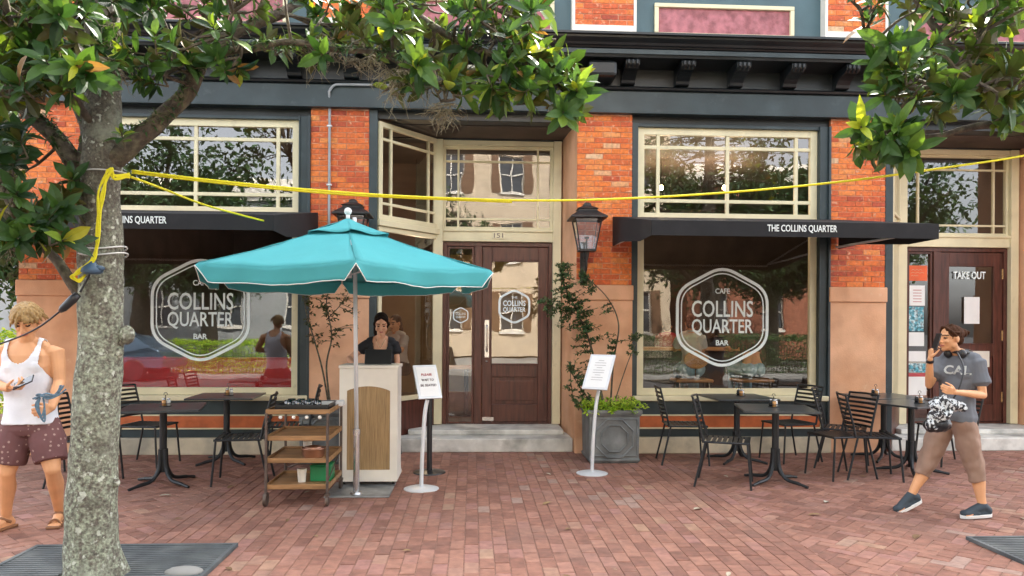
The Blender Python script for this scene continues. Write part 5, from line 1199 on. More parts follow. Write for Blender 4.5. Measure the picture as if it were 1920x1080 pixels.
def person(label, cat_pose, pel, neck, hyaw, syaw, hd, hd_rot, arms, legs, s=1.0, female=False, skin='skin', vox=.0048, group=None, eyes=True, sit=False):
    """all points in world coordinates; the body is one continuous mesh"""
    root = V((pel.x, pel.y, 0)); t = thing('person', label, 'person', root, group=group); L = lambda p: V(p)-root
    pel, neck, hd = L(pel), L(neck), L(hd); mb = MB()
    fh, fs = hv(hyaw), hv(syaw); rh, rs = V((-fh.y, fh.x, 0)), V((-fs.y, fs.x, 0))     # "right vector" points to the person's left side
    up_ = (neck-pel); H = up_.length; up_ = up_.normalized()
    prof = ([(-.12, .125, .085), (-.04, .165, .112), (.04, .160, .110), (.22, .125, .092), (.36, .118, .088), (.55, .138, .100), (.72, .150, .108), (.84, .152, .098), (.93, .120, .078), (1.0, .060, .058)] if female else
            [(-.12, .125, .088), (-.04, .155, .112), (.06, .150, .110), (.24, .138, .102), (.38, .142, .103), (.56, .165, .112), (.72, .178, .118), (.84, .175, .108), (.93, .130, .085), (1.0, .066, .062)])
    rings = []
    for f, rx, ry in prof:
        g_ = max(0, min(1, (f-.1)/.6)); r_ = (rh*(1-g_)+rs*g_).normalized(); fw = (fh*(1-g_)+fs*g_).normalized(); fw = (fw-up_*fw.dot(up_)).normalized()
        c = pel+up_*H*f+fw*(-.012*math.sin(f*3))*s
        rings.append((c, r_, fw, rx*s, ry*s))
    loft(mb, rings)
    for sx in (-1, 1):
        c = pel+up_*H*.70+rs*sx*.075*s+fs*.055*s; mb.ell(c, (.062*s, .055*s, .055*s) if female else (.070*s, .045*s, .05*s), n=14)
        mb.ell(pel-up_*.03*s+rh*sx*.07*s-fh*.055*s, (.085*s, .08*s, .09*s))
    limb(mb, [neck-up_*.03*s, hd-V((0, 0, .05*s))], [.054*s if not female else .047*s, .050*s if not female else .043*s])
    for sx in (-1, 1): limb(mb, [neck+up_*.015*s, neck+rs*sx*.11*s-up_*.035*s], [.04*s, .045*s])
    hm = Matrix.Translation(hd) @ hd_rot.to_4x4(); head(mb, hm, s)
    info = {'t': t, 'root': root, 'rings': rings, 'pel': pel, 'neck': neck, 'up': up_, 'H': H, 'fs': fs, 'fh': fh, 'rs': rs, 'rh': rh, 'hm': hm, 's': s, 'sh': {}, 'arm': {}, 'leg': {}, 'female': female}
    sw = .155 if female else .195
    for sx, (el, wr, hd_d, hn, curl) in arms.items():
        sh = neck+rs*sx*sw*s-up_*.075*s; el, wr = L(el), L(wr); k = .88 if female else 1.05
        m1 = sh.lerp(el, .35); m2 = el.lerp(wr, .3)
        limb(mb, [sh-rs*sx*.03*s, sh, m1, el], [.052*s*k, .052*s*k, .047*s*k, .037*s*k]); limb(mb, [el, m2, wr], [.037*s*k, .040*s*k, .025*s*k])
        hand(mb, wr, V(hd_d), V(hn), V((0, 0, 1)) if abs(V(hd_d).normalized().z) < .7 else fs, curl, s*(.92 if female else 1.0))
        info['sh'][sx] = sh; info['arm'][sx] = (sh, el, wr)
    for sx, (kn, an, fy, fp) in legs.items():
        hp = pel+rh*sx*.088*s-up_*.02*s; kn, an = L(kn), L(an); m1 = hp.lerp(kn, .4); back = -fh*.012*s
        limb(mb, [hp, m1, kn.lerp(hp, .12), kn], [.088*s, .082*s, .060*s, .054*s]); limb(mb, [kn, kn.lerp(an, .12), kn.lerp(an, .34)+back, kn.lerp(an, .7), an], [.053*s, .050*s, .056*s, .040*s, .034*s])
        ft = foot(mb, an, fy, s, fp); info['leg'][sx] = (hp, kn, an, ft)
    me = remesh(mb, vox, 3)
    mobj('body', me, [skin, 'lip', 'eye', 'brow'], t, face_index(hm, s) if eyes else None)
    return info
def folds(amp=.006, f=9, seed=0, vert=1.0):
    def d(c, n_):
        return n_*(amp*noise.noise(V((c.x*f, c.y*f, c.z*f*vert+seed)))+amp*.5*noise.noise(V((c.x*f*2.3+seed, c.y*f*2.3, c.z*f*1.6*vert))))
    return d
def shirt(I, name, m, infl, f0, f1, sleeve=None, neckline=None, armhole=None, amp=.006, loose=0, mats=None, idx=None):
    """upper garment from fraction f0 to f1 of the spine"""
    mb = MB(); s = I['s']; rg = []
    R0 = I['rings']; H = I['H']; up_ = I['up']
    fr = [(r[0]-I['pel']).dot(up_)/H for r in R0]
    for k in range(13):
        f = f0+(f1-f0)*k/12
        j = max(i for i in range(len(fr)) if fr[i] <= f+1e-6) if f > fr[0] else 0; j = min(j, len(fr)-2); u = (f-fr[j])/(fr[j+1]-fr[j])
        c = R0[j][0].lerp(R0[j+1][0], u); rx = R0[j][3]*(1-u)+R0[j+1][3]*u; ry = R0[j][4]*(1-u)+R0[j+1][4]*u; lo = loose*max(0, 1-(f/.75))
        mn = .138*s if loose else 0
        rg.append((c, R0[j][1], R0[j][2], max(rx+infl+lo*.6, mn if f < .6 else 0), ry+infl+lo))
    loft(mb, rg)
    for sx in (-1, 1):
        c = I['pel']+up_*H*.70+I['rs']*sx*.075*s+I['fs']*.055*s; mb.ell(c, (.062*s+infl, .055*s+infl, .055*s+infl), n=14)
        if f0 < 0: mb.ell(I['pel']-up_*.0*s+I['rh']*sx*.06*s-I['fh']*.045*s, (.085*s+infl, .075*s+infl, .08*s+infl))
        limb(mb, [I['neck']+up_*.0, I['neck']+I['rs']*sx*.11*s-up_*.037*s], [.04*s+infl*.6, .045*s+infl])
        if sleeve:
            sh, el, wr = I['arm'][sx]; d_ = el-sh; e = sh+d_*sleeve; limb(mb, [sh-I['rs']*sx*.05, sh, e-d_.normalized()*.03], [.048*s+infl, .050*s+infl, .046*s+infl*1.6])
            mb.tube([sh, e], [.044*s+infl, .046*s+infl*1.7], 16)
    def keep(c):
        if neckline and neckline(c): return False
        if armhole and armhole(c): return False
        return True
    me = remesh(mb, .007, 2, folds(amp*1.3), keep if (neckline or armhole) else None)
    o = mobj(name, me, mats or [m], I['t'], idx); md = o.modifiers.new('s', 'SOLIDIFY'); md.thickness = .003
    return o
def pants(I, name, m, infl, waist, lens, flare=.0, amp=.007, taper=None):
    mb = MB(); s = I['s']; R0 = I['rings']; up_ = I['up']
    loft(mb, [(r[0], r[1], r[2], r[3]+infl, r[4]+infl) for r in R0[:3]]+[(I['pel']+up_*waist, R0[3][1], R0[3][2], R0[3][3]+infl+.012*s, R0[3][4]+infl+.012*s)])
    for sx in (-1, 1):
        mb.ell(I['pel']-up_*.03*s+I['rh']*sx*.065*s-I['fh']*.05*s, (.088*s+infl, .08*s+infl, .09*s+infl))
        hp, kn, an, ft = I['leg'][sx]; L_ = lens
        if L_ <= 1: e = hp.lerp(kn, L_); mb.tube([hp, hp.lerp(e, .4), e], [.092*s+infl, .092*s+infl+flare*.5, .066*s+infl+flare], 20); mb.ell(hp, (.09*s+infl,)*3)
        else:
            e = kn.lerp(an, L_-1); mb.tube([hp, hp.lerp(kn, .5), kn, e], [.092*s+infl, .082*s+infl+flare, .062*s+infl+flare, (taper or .058)*s+infl], 20); mb.ell(hp, (.09*s+infl,)*3)
    me = remesh(mb, .007, 2, folds(amp, 11)); return mobj(name, me, [m], I['t'])
def hair(I, name, m, ells, strands, vox=.005, sm=1, amp=.003):
    mb = MB(); mb.M = I['hm'] @ Matrix.Scale(I['s'], 4)
    for c, r_ in ells: mb.ell(c, r_, n=20)
    for pts, rs in strands: limb(mb, pts, rs, 7)
    def disp(c, n_): return n_*amp*noise.noise(V((c.x*60, c.y*60, c.z*14)))
    return mobj(name, remesh(mb, vox, sm, disp), [m], I['t'])
def rotm(heading, pitch, tilt=0):      # pitch positive looks down
    return Matrix.Rotation(R(heading), 3, 'Z') @ Matrix.Rotation(R(pitch), 3, 'X') @ Matrix.Rotation(R(tilt), 3, 'Y')

for k_ in ('hair_brown', 'hair_dark'): M[k_].node_tree.nodes['Principled BSDF'].inputs['Specular IOR Level'].default_value = .15; M[k_].node_tree.nodes['Principled BSDF'].inputs['Roughness'].default_value = .8
# --- man in the white tank top, left edge
Ym = -3.36
aR, aL = G(8, 992), G(106, 982)
I = person('man in white tank top and maroon patterned shorts looking down at his phone', '', P(58, 796, Ym), P(50, 641, Ym), 8, 6, P(50, 601, Ym-.055), rotm(10, 32),
    {-1: (P(-34, 712, Ym-.02), P(15, 728, Ym-.22), (1, -.25, .05), (-.1, .2, .9), .8), 1: (P(112, 716, Ym-.0), P(97, 764, Ym-.16), (-.5, -.7, -.3), (-.9, .2, -.2), 1.1)},
    {-1: (P(14, 884, Ym-.05), V((aR.x, aR.y+.02, .085)), -12, 0), 1: (P(98, 878, Ym-.05), V((aL.x, aL.y+.04, .085)), 16, 0)}, s=1.03)
rnd = random.Random(2); st = []
for k in range(120):
    a = rnd.uniform(0, 6.283); el = rnd.uniform(.05, 1.25); d = V((math.cos(a)*math.cos(el), math.sin(a)*math.cos(el), math.sin(el)))
    p = V((.083*d.x, .012+.100*d.y, .035+.090*d.z)); dn = V((d.x*.35, d.y*.45, -1)); ln = rnd.uniform(.03, .058) if d.y < .2 else rnd.uniform(.05, .085)
    st.append(([p, p+dn*ln*.5+d*.010, p+dn*ln+d*rnd.uniform(-.004, .014)], [.011, .010, .004]))
hair(I, 'hair', 'hair_blond', [((0, .018, .042), (.086, .102, .086)), ((0, .05, -.01), (.072, .062, .07))], st, .0045, 0, .004)
nk, fsv, upv, rsv = I['neck'], I['fs'], I['up'], I['rs']; s_ = I['s']
def nl(c):
    d = c-nk; f = d.dot(fsv); l = d.dot(rsv); u = d.dot(upv)
    if f > 0: return (l/.095)**2+((u+.01)/.145)**2 < 1
    return (l/.09)**2+((u)/.075)**2 < 1
def ah(c):
    d = c-nk; l = abs(d.dot(rsv)); u = d.dot(upv)
    return l > .125+max(0, -u-.16)*.55 and u > -.34
shirt(I, 'tank_top', 'tank', .014, .02, 1.0, None, nl, ah, .005, .02)
pants(I, 'shorts', 'shorts', .016, .02, .82, .022)
for sx in (-1, 1):
    hp, kn, an, (f2, u2, heel, ball, sdv) = I['leg'][sx]; q = MB(); yw = -12 if sx < 0 else 16
    o_ = q.M; c = (heel+ball)/2+f2*.03; q.cbox((c.x, c.y, .011), (.095, .285, .020), Matrix.Rotation(R(yw), 3, 'Z')); so = q.build('sandal', M['leather'], I['t'], bevel=.008)
    q = MB()
    q.tube(bez([ball-sdv*.047-u2*.02+f2*.015, ball-sdv*.02+u2*.030+f2*.02, ball+sdv*.02+u2*.030+f2*.02, ball+sdv*.047-u2*.02+f2*.015], 5), .007, 6, sq=2.2)
    q.tube(bez([an-sdv*.045-u2*.035, an-sdv*.02+f2*.055+u2*.0, an+sdv*.02+f2*.055+u2*.0, an+sdv*.045-u2*.035], 5), .006, 6, sq=2.0); q.build('strap', M['leather'], so, smooth=True)
t = thing('phone', 'dark phone held in the right hand of the man in white', 'phone', P(44, 717, Ym-.27)); q = MB(); q.cbox((0, 0, 0), (.145, .075, .009), Matrix.Rotation(R(-25), 3, 'Y') @ Matrix.Rotation(R(40), 3, 'X')); q.build('case', M['blackplastic'], t, bevel=.003)
q = MB(); q.cbox((.002, -.003, .0055), (.13, .066, .0012), Matrix.Rotation(R(-25), 3, 'Y') @ Matrix.Rotation(R(40), 3, 'X')); q.build('screen', M['glass2'], t)
t = thing('strap_bundle', 'tangle of blue grey cords held in the left hand of the man in white', 'cords', P(92, 745, Ym-.24)); q = MB(); rnd = random.Random(8)
for k in range(7):
    a0_ = rnd.uniform(-.3, .3); q.tube(bez([(-.09+rnd.uniform(-.02, .02), -.01, rnd.uniform(-.02, .02)), (-.05, rnd.uniform(-.03, .0), .03+rnd.uniform(-.02, .02)), (0, rnd.uniform(-.03, .01), rnd.uniform(-.01, .03)), (.05, 0, .02+rnd.uniform(-.02, .02)), (.10+rnd.uniform(-.03, .04), 0, .06+rnd.uniform(-.03, .03))], 6), .006, 6)
for k in range(3): q.tube(bez([(-.05, -.02, 0), (-.06-.01*k, -.02, -.06), (-.04+.01*k, -.02, -.13-.02*k), (-.02, -.02, -.06), (-.03, -.02, 0)], 6), .006, 6)
M['cordblue'] = mat('blue_grey_cord', (.11, .19, .26), .7, var=.3, vs=40); q.build('cords', M['cordblue'], t, smooth=True)

# --- woman walking to the left, right edge
Yw = -2.99
aF, aB = G(1706, 958), G(1838, 971)
I = person('woman walking in grey T-shirt and brown capri trousers holding a phone to her ear', '', P(1790, 782, Yw), P(1800, 664, Yw), -78, -58, P(1782, 634, Yw-.02), rotm(-86, 2),
    {1: (P(1843, 741, Yw-.16), P(1790, 735, Yw-.30), (-1, -.15, .25), (.1, .5, .1), .9), -1: (P(1742, 722, Yw+.05), P(1744, 672, Yw-.09), (.12, .0, 1), (.9, -.1, -.1), .75)},
    {-1: (P(1737, 872, Yw+.10), V((aF.x+.02, aF.y+.02, .125)), -82, 20), 1: (P(1828, 880, Yw-.10), V((aB.x+.02, aB.y, .095)), -86, 0)}, s=.93, female=True, skin='skin')
hair(I, 'hair', 'hair_brown', [((0, .022, .034), (.080, .098, .086)), ((0, .058, -.012), (.066, .055, .060)), ((0, .120, .040), (.042, .038, .042)), ((0, .085, .05), (.03, .04, .03))],
     [([(sx*.02, -.062, .098), (sx*.066, -.038, .062), (sx*.078, .0, .02)], [.012, .014, .012]) for sx in (-1, 1)]+[([(sx*(.012+.062*f), -.058+.045*f, .098-.045*f), (sx*(.02+.062*f), .0+.02*f, .122-.075*f), (sx*.03, .075, .085-.05*f), (sx*.01, .11, .045)], [.008, .010, .009, .006]) for sx in (-1, 1) for f in (0, .25, .5, .75, 1)]+[([(0, .14, .07), (.03, .16, .05), (.01, .17, .02)], [.010, .008, .004]), ([(0, .13, .06), (-.03, .15, .08)], [.008, .004])], .0045, 1, .004)
shirt(I, 'tee_shirt', 'tee', .015, -.06, .97, .62, None, None, .009, .018)
pants(I, 'capri_trousers', 'khaki', .008, .015, 1.32, .008, .012, .060)
def shoe(I, sx, yaw_, pitch):
    hp, kn, an, (f2, u2, heel, ball, sdv) = I['leg'][sx]; s = I['s']; q = MB()
    limb(q, [an+u2*.0, heel+u2*.012], [.043*s, .040*s]); limb(q, [an+f2*.0, an+f2*.075-u2*.03, ball+f2*.015, ball+f2*.05-u2*.004], [.043*s, .040*s, .038*s, .030*s]); limb(q, [heel, ball+f2*.02], [.037*s, .038*s])
    for o_ in (-.014, .014): limb(q, [ball+sdv*o_-f2*.05, ball+sdv*o_+f2*.045], [.032*s, .028*s])
    o = mobj('shoe', remesh(q, .006, 2), ['shoe'], I['t'])
    q = MB(); rows = []
    base = heel-u2*.028*s
    for i in range(13):
        u = i/12; c = base-f2*.042+(ball-heel)*u*1.0+f2*(.125*u); w_ = .040*s*(1-abs(u*2-1)**4)**.5*(1+.15*u)+.003; rows.append((c, w_))
    vs = []
    for c, w_ in rows: vs += [c-sdv*w_-u2*.012, c+sdv*w_-u2*.012, c+sdv*w_*1.05+u2*.014, c-sdv*w_*1.05+u2*.014]
    n = len(rows); q.add(vs, [(i*4+k, (i+1)*4+k, (i+1)*4+(k+1) % 4, i*4+(k+1) % 4) for i in range(n-1) for k in range(4)]+[(0, 1, 2, 3), (4*n-1, 4*n-2, 4*n-3, 4*n-4)])
    q.build('sole', M['sole'], o, bevel=.004)
shoe(I, -1, -82, 20); shoe(I, 1, -86, 0)
hm = I['hm']; root = I['root']
q = MB(); nkc = I['neck']; ring_ = [nkc+V((math.cos(R(a))*.080, math.sin(R(a))*.085, .025+.012*math.sin(R(a)))) for a in range(0, 361, 20)]
t = thing('headphones', 'black headphones resting round the neck of the walking woman', 'headphones', root+nkc); q.tube([p-nkc for p in ring_], .014, 8); q.build('headband', M['blackplastic'], t, smooth=True)
for sx in (-1, 1):
    q = MB(); c = I['fs']*.085+I['rs']*sx*.055+V((0, 0, .005)); q.ell(c, (.036, .030, .038)); q.build('ear_cup', M['blackplastic'], t, smooth=True)
pw = P(1756, 641, Yw-.125); t = thing('phone', 'black phone held to the ear of the walking woman', 'phone', pw); q = MB(); q.cbox((0, 0, 0), (.009, .07, .145), Matrix.Rotation(R(18), 3, 'Y')); q.build('case', M['blackplastic'], t, bevel=.003)
# shirt print, watch, strap, bag, scarf
tee = [c for c in I['t'].children if c.name.startswith('tee_shirt')][0]
fv = I['fs']; rot = Matrix.Rotation(R(-46), 3, 'Z'); pc = I['pel']+I['up']*I['H']*.70+fv*.150+V((.045, -.02, 0))
from mathutils.bvhtree import BVHTree
bvh = BVHTree.FromPolygons([v.co.copy() for v in tee.data.vertices], [tuple(p.vertices) for p in tee.data.polygons])
def wrap(o, d, off=.006):
    for v in o.data.vertices:
        h = bvh.ray_cast(v.co-d*.4, d)
        if h[0] is not None: v.co = h[0]-d*off
o = text('print', 'CAL', M['whitetrim'], tee, pc+V((0, 0, .03)), .075, .20, mt=rot, bold=.03); wrap(o, rot @ V((0, 1, 0)))
o = text('print', 'EST 1994', M['whitetrim'], tee, pc+V((0, 0, -.03)), .022, .13, mt=rot, bold=.02) if False else None
w_ = I['arm'][-1]; q = MB(); d = (w_[2]-w_[1]).normalized(); q.tube([w_[2]-d*.035, w_[2]-d*.012], .030, 14); q.build('wristband', M['blackplastic'], I['t'], smooth=False)
t = thing('camera_bag', 'small black pouch hanging at the hip of the walking woman', 'bag', P(1758, 792, Yw-.24)); q = MB(); 
q2 = MB(); q2.M = Matrix.Identity(4); limb(q2, [(-.05, 0, -.02), (.05, 0, -.015)], [.06, .06]); limb(q2, [(-.04, 0, .03), (.05, 0, .035)], [.045, .045]); mobj('pouch', remesh(q2, .006, 2, folds(.008, 20)), ['blackplastic'], t)
q = MB(); q.tube(bez([(.05, 0, .07), (.10, -.03, .18), (.15, -.05, .30), (.205, -.01, .44), (.225, .10, .56)], 6), .0045, 6, sq=1.6); q.build('strap', M['blackplastic'], t, smooth=True)
t = thing('scarf', 'black and white printed cloth draped over the forearm of the walking woman', 'scarf', P(1775, 752, Yw-.27)); q = MB()
limb(q, [(-.11, 0, -.12), (-.08, 0, -.03), (-.02, -.01, .0), (.08, -.01, -.01)], [.035, .048, .05, .03]); limb(q, [(-.15, 0, -.20), (-.10, 0, -.10), (-.04, 0, -.03), (.05, 0, -.03)], [.02, .045, .06, .05]); limb(q, [(-.11, -.01, -.22), (-.06, -.01, -.12), (0, 0, -.05)], [.015, .04, .05]); limb(q, [(-.05, 0, -.02), (.12, .02, -.05)], [.05, .04])
mobj('cloth', remesh(q, .007, 1, folds(.03, 16)), ['floral'], t)

# --- hostess behind the stand
Yh = -.98
I = person('hostess with tied dark hair in a black scoop neck top behind the white stand', '', P(716, 752, Yh), P(714, 635, Yh), 0, 4, P(715, 607, Yh-.06), rotm(6, 24),
    {-1: (P(655, 672, Yh-.05), P(668, 688, Yh-.36), (.5, -.7, -.1), (.1, -.1, -1), .6), 1: (P(745, 685, Yh-.02), P(736, 690, Yh-.28), (-.2, -1, -.1), (-.1, -.1, -1), .6)},
    {-1: (P(700, 812, Yh), P(700, 868, Yh+.02), 0, 0), 1: (P(734, 812, Yh), P(745, 868, Yh+.0), 10, 0)}, s=.95, female=True, skin='skin_pale')
hair(I, 'hair', 'hair_dark', [((0, .024, .036), (.081, .096, .087)), ((0, .055, -.02), (.068, .058, .075)), ((-.03, .09, -.06), (.04, .04, .08))],
     [([(sx*.01, -.060, .100), (sx*.062, -.042, .060), (sx*.078, -.005, -.005), (sx*.06, .03, -.06)], [.014, .016, .016, .014]) for sx in (-1, 1)]+[([(-.06, .05, -.05), (-.07, .04, -.13), (-.05, .02, -.19)], [.028, .022, .010])], .0045, 1, .003)
nk, fsv, upv, rsv = I['neck'], I['fs'], I['up'], I['rs']
def nl2(c):
    d = c-nk; f = d.dot(fsv); l = d.dot(rsv); u = d.dot(upv)
    return (f > -.01 and (l/.082)**2+((u+.01)/.165)**2 < 1) or (f <= -.01 and (l/.08)**2+(u/.06)**2 < 1)
shirt(I, 'top', 'blacktop', .012, -.02, 1.0, .38, nl2, None, .004)
pants(I, 'trousers', 'blacktop', .012, .05, 1.75, .012)
q = MB(); q.tube(bez([nk+rsv*-.05+fsv*.045, nk+rsv*-.025+fsv*.095-upv*.05, nk+fsv*.115-upv*.09, nk+rsv*.025+fsv*.095-upv*.05, nk+rsv*.05+fsv*.045], 5), .0022, 6); q.build('necklace', M['brass'], I['t'], smooth=True)
for sx, yw in ((-1, 0), (1, 10)):
    hp, kn, an, (f2, u2, heel, ball, sdv) = I['leg'][sx]; q = MB(); limb(q, [heel, ball+f2*.05], [.040, .034]); mobj('shoe', remesh(q, .006, 2), ['whitetop'], I['t'])

# --- people inside the cafe
def seated(label, px, py_seat, Y, top, bottom, hairm, heading, s=.95, lean=0, group='people seated inside the cafe', long_=False, hand_face=False, f0=.10):
    p = P(px, py_seat, Y); pel = V((p.x, Y, p.z+.12)); f = hv(heading); r_ = V((-f.y, f.x, 0)); nk = pel+V((0, 0, .50*s))+f*(.06+lean)
    arms = {}; legs = {}
    for sx in (-1, 1):
        sh = nk+r_*sx*.165*s; el = sh+V((0, 0, -.24))+f*.12+r_*sx*.04; wr = el+f*.20+V((0, 0, .03))-r_*sx*.06; dd = f
        if hand_face and sx == -1: el = sh+f*.20+V((0, 0, -.20)); wr = nk+f*.13+V((0, 0, .08))+r_*sx*.06; dd = V((0, 0, 1))
        arms[sx] = (el, wr, tuple(dd), (0, 0, -1) if dd is f else tuple(-f), .5)
        kn = pel+f*.40*s+r_*sx*.10-V((0, 0, .03)); legs[sx] = (kn, kn-V((0, 0, .40*s))-f*.02, heading, 0)
    I = person(label, '', pel, nk, heading, heading, nk+V((0, 0, .135*s))+f*.03, rotm(heading, 12), arms, legs, s=s, female=True, skin='skin', vox=.008, group=group)
    hair(I, 'hair', hairm, [((0, .024, .036), (.082, .098, .088)), ((0, .06, -.03), (.075, .06, .09 if long_ else .065))]+([((0, .075, -.12), (.07, .04, .12))] if long_ else []), [], .007, 1, .004)
    shirt(I, 'top', top, .013, f0, .98, .7); pants(I, 'trousers', bottom, .014, .03, 1.8, .008)
    return I
seated('dark haired person in white top seated inside the angled window behind the hostess', 748, 704, 1.4, 'whitetop', 'blacktop', 'hair_dark', -35, long_=True, hand_face=True)
seated('person in white top on the round backed stool behind the window logo', 1297, 706, .95, 'whitetop', 'jeans', 'hair_brown', 175, long_=False)
seated('person in pale jeans and short dark top on the low stool inside the right window', 1410, 706, .95, 'blacktop', 'jeans', 'hair_dark', 185, lean=.05, long_=True, f0=.42)
seated('person in red top standing out behind the left edge of the right window logo', 1250, 690, 3.8, 'redtop', 'blacktop', 'hair_dark', 160)

# ================================================================== ACROSS THE STREET AND BESIDE THE CAFE
def facade(x0, x1, y, h, wallm, label, cols, rows, w_, hh, z0, dz, shutter=None, roof='flat', face=1, arch=False, depth=8):
    """a plain town building; face=1 looks towards +Y"""
    t = thing('town_house', label, 'building', ((x0+x1)/2, y, 0), 0 if face == 1 else math.pi); W_ = (x1-x0)/2
    m = MB(); 
    xs = [-W_+(i+.5)*2*W_/cols for i in range(cols)]; zs = [z0+dz*j for j in range(rows)]
    e = sorted(set([-W_, W_]+[q for x in xs for q in (x-w_/2, x+w_/2)])); f = sorted(set([0, h]+[q for z in zs for q in (z, z+hh)]))
    for i in range(len(e)-1):
        for j in range(len(f)-1):
            cx, cz = (e[i]+e[i+1])/2, (f[j]+f[j+1])/2
            if any(abs(cx-x) < w_/2 for x in xs) and any(z < cz < z+hh for z in zs): continue
            m.add([(e[i], 0, f[j]), (e[i+1], 0, f[j]), (e[i+1], 0, f[j+1]), (e[i], 0, f[j+1]), (e[i], -.25, f[j]), (e[i+1], -.25, f[j]), (e[i+1], -.25, f[j+1]), (e[i], -.25, f[j+1])], [(0, 3, 2, 1)[::1], (0, 1, 5, 4), (1, 2, 6, 5), (2, 3, 7, 6), (3, 0, 4, 7)])
    m.box(-W_, W_, -depth, -.26, 0, h); m.build('wall', M[wallm], t)
    for x in xs:
        for z in zs:
            q = MB()
            for a in ((-w_/2, w_/2, z, z+.06), (-w_/2, w_/2, z+hh-.06, z+hh), (-w_/2, -w_/2+.06, z, z+hh), (w_/2-.06, w_/2, z, z+hh), (-.025, .025, z, z+hh), (-w_/2, w_/2, z+hh/2-.03, z+hh/2+.03)): q.box(x+a[0], x+a[1], -.14, -.08, a[2], a[3])
            wo = q.build('window', M['whitepaint'], t); q = MB(); q.box(x-w_/2, x+w_/2, -.18, -.15, z, z+hh); q.build('pane', M['fglass'], wo)
            q = MB(); q.box(x-w_/2-.06, x+w_/2+.06, 0, .09, z-.10, z-.001); q.build('sill', M['whitepaint'], wo)
            if shutter:
                for sx in (-1, 1): q = MB(); q.box(x+sx*(w_/2+.25)-.22, x+sx*(w_/2+.25)+.22, .001, .05, z, z+hh); q.build('shutter', M[shutter], wo)
    q = MB(); q.box(-W_-.25, W_+.25, .001, .35, h-.45, h-.1); q.box(-W_-.1, W_+.1, .001, .2, h-.7, h-.451); q.box(-W_-.05, W_+.05, -depth, 0, h, h+.3); q.build('cornice', M['whitepaint'], t, bevel=.02)
    return t
M['fglass'] = mat('far_window_glass', (.05, .06, .07), .08, var=.1)
M['house_cream'] = mat('cream_stucco', (.62, .50, .36), .85, var=.08, vs=1.2); M['house_brick'] = mat('far_brick', (.30, .11, .06), .85, var=.3, vs=6); M['house_grey'] = mat('grey_stucco', (.34, .36, .36), .85, var=.1); M['shutter_brown'] = mat('brown_shutter', (.17, .09, .045), .6)
facade(-5.6, 9.4, -26, 12.5, 'house_cream', 'cream stucco town house with brown shutters across the street', 5, 3, 1.15, 1.9, 1.3, 3.4, 'shutter_brown')
facade(10.2, 21.6, -26, 9, 'house_brick', 'brick town house across the street seen in the right hand panes', 4, 2, 1.1, 1.8, 1.4, 3.3)
facade(-19, -6.6, -26, 8, 'house_grey', 'grey town house across the street reflected in the left window', 4, 2, 1.1, 1.8, 1.4, 3.2)
facade(-19, -8.2, 14, 10, 'house_grey', 'pale grey house glimpsed past the left corner of the cafe', 4, 3, 1.1, 1.7, 1.4, 3.0, face=-1)
bpy.data.objects[-1] if False else None
def oak(x, y, h, r_, label, seed, gname='street trees across the road', src=None, n=4200):
    if src:
        o = copy_tree(src); o.location = (x, y, 0); o.rotation_euler.z = seed*1.3; o.scale = (r_, r_, h); o['label'] = label; return o
    rnd = random.Random(seed); t = thing('oak_tree', label, 'tree', (x, y, 0), group=gname); b = MB(); tips = []
    b.tube(bez([(0, 0, -.1), (.05, 0, 1), (.0, .1, 2.2), (.1, 0, 3.0)], 5), [.30-.008*i for i in range(16)], 14)
    b.build('trunk', M['bark_dark'], t, smooth=True); lb = MB()
    for k in range(13):
        a = k*2.4; q = V((.1, 0, 2.4+.07*k)); d = V((math.cos(a), math.sin(a), rnd.uniform(.3, 1.2))).normalized(); pts = [q]
        for j in range(5): d = (d+V((rnd.uniform(-.3, .3), rnd.uniform(-.3, .3), rnd.uniform(-.1, .25)))).normalized(); q = q+d*rnd.uniform(.55, .95); pts.append(q); tips.append(q)
        lb.tube(pts, [.13, .10, .08, .06, .04, .02], 7)
    lb.build('limbs', M['bark_dark'], t, smooth=True)
    lf = MB()
    for k in range(n):
        c = rnd.choice(tips); p = c+V((rnd.gauss(0, .42), rnd.gauss(0, .42), rnd.gauss(0, .32)))
        for _ in range(4): leaf(lf, p+V((rnd.uniform(-.12, .12), rnd.uniform(-.12, .12), rnd.uniform(-.1, .1))), V((rnd.uniform(-1, 1), rnd.uniform(-1, 1), rnd.uniform(-1, .6))), V((rnd.uniform(-1, 1), rnd.uniform(-1, 1), 1)), rnd.uniform(.14, .26), rnd.uniform(.07, .12), .1, 2, rnd.random()*.7)
    lf.build('crown', M['leaf2'], t); return t
tr = oak(-9.2, -17.2, 1, 1, 'oak tree across the road reflected in the left window', 51)
oak(8.9, -18.5, 1.25, 1.15, 'tall oak tree across the road reflected in the right transom', 52, src=tr)
oak(-3.6, -18.8, 1.2, .9, 'oak tree across the road reflected above the wooden door', 53, src=tr)
oak(15.2, -18.0, 1.3, 1.2, 'oak tree across the road reflected in the take out transom', 54, src=tr)
oak(-12.4, -19.6, 1.35, 1.35, 'oak tree far left across the road', 55, src=tr)
oak(12.2, -20.5, 1.1, 1.0, 'oak tree set back between the houses across the road', 56, src=tr)
oak(-8.3, 5.6, .9, .8, 'leafy tree glimpsed past the left corner of the cafe', 57, src=tr)
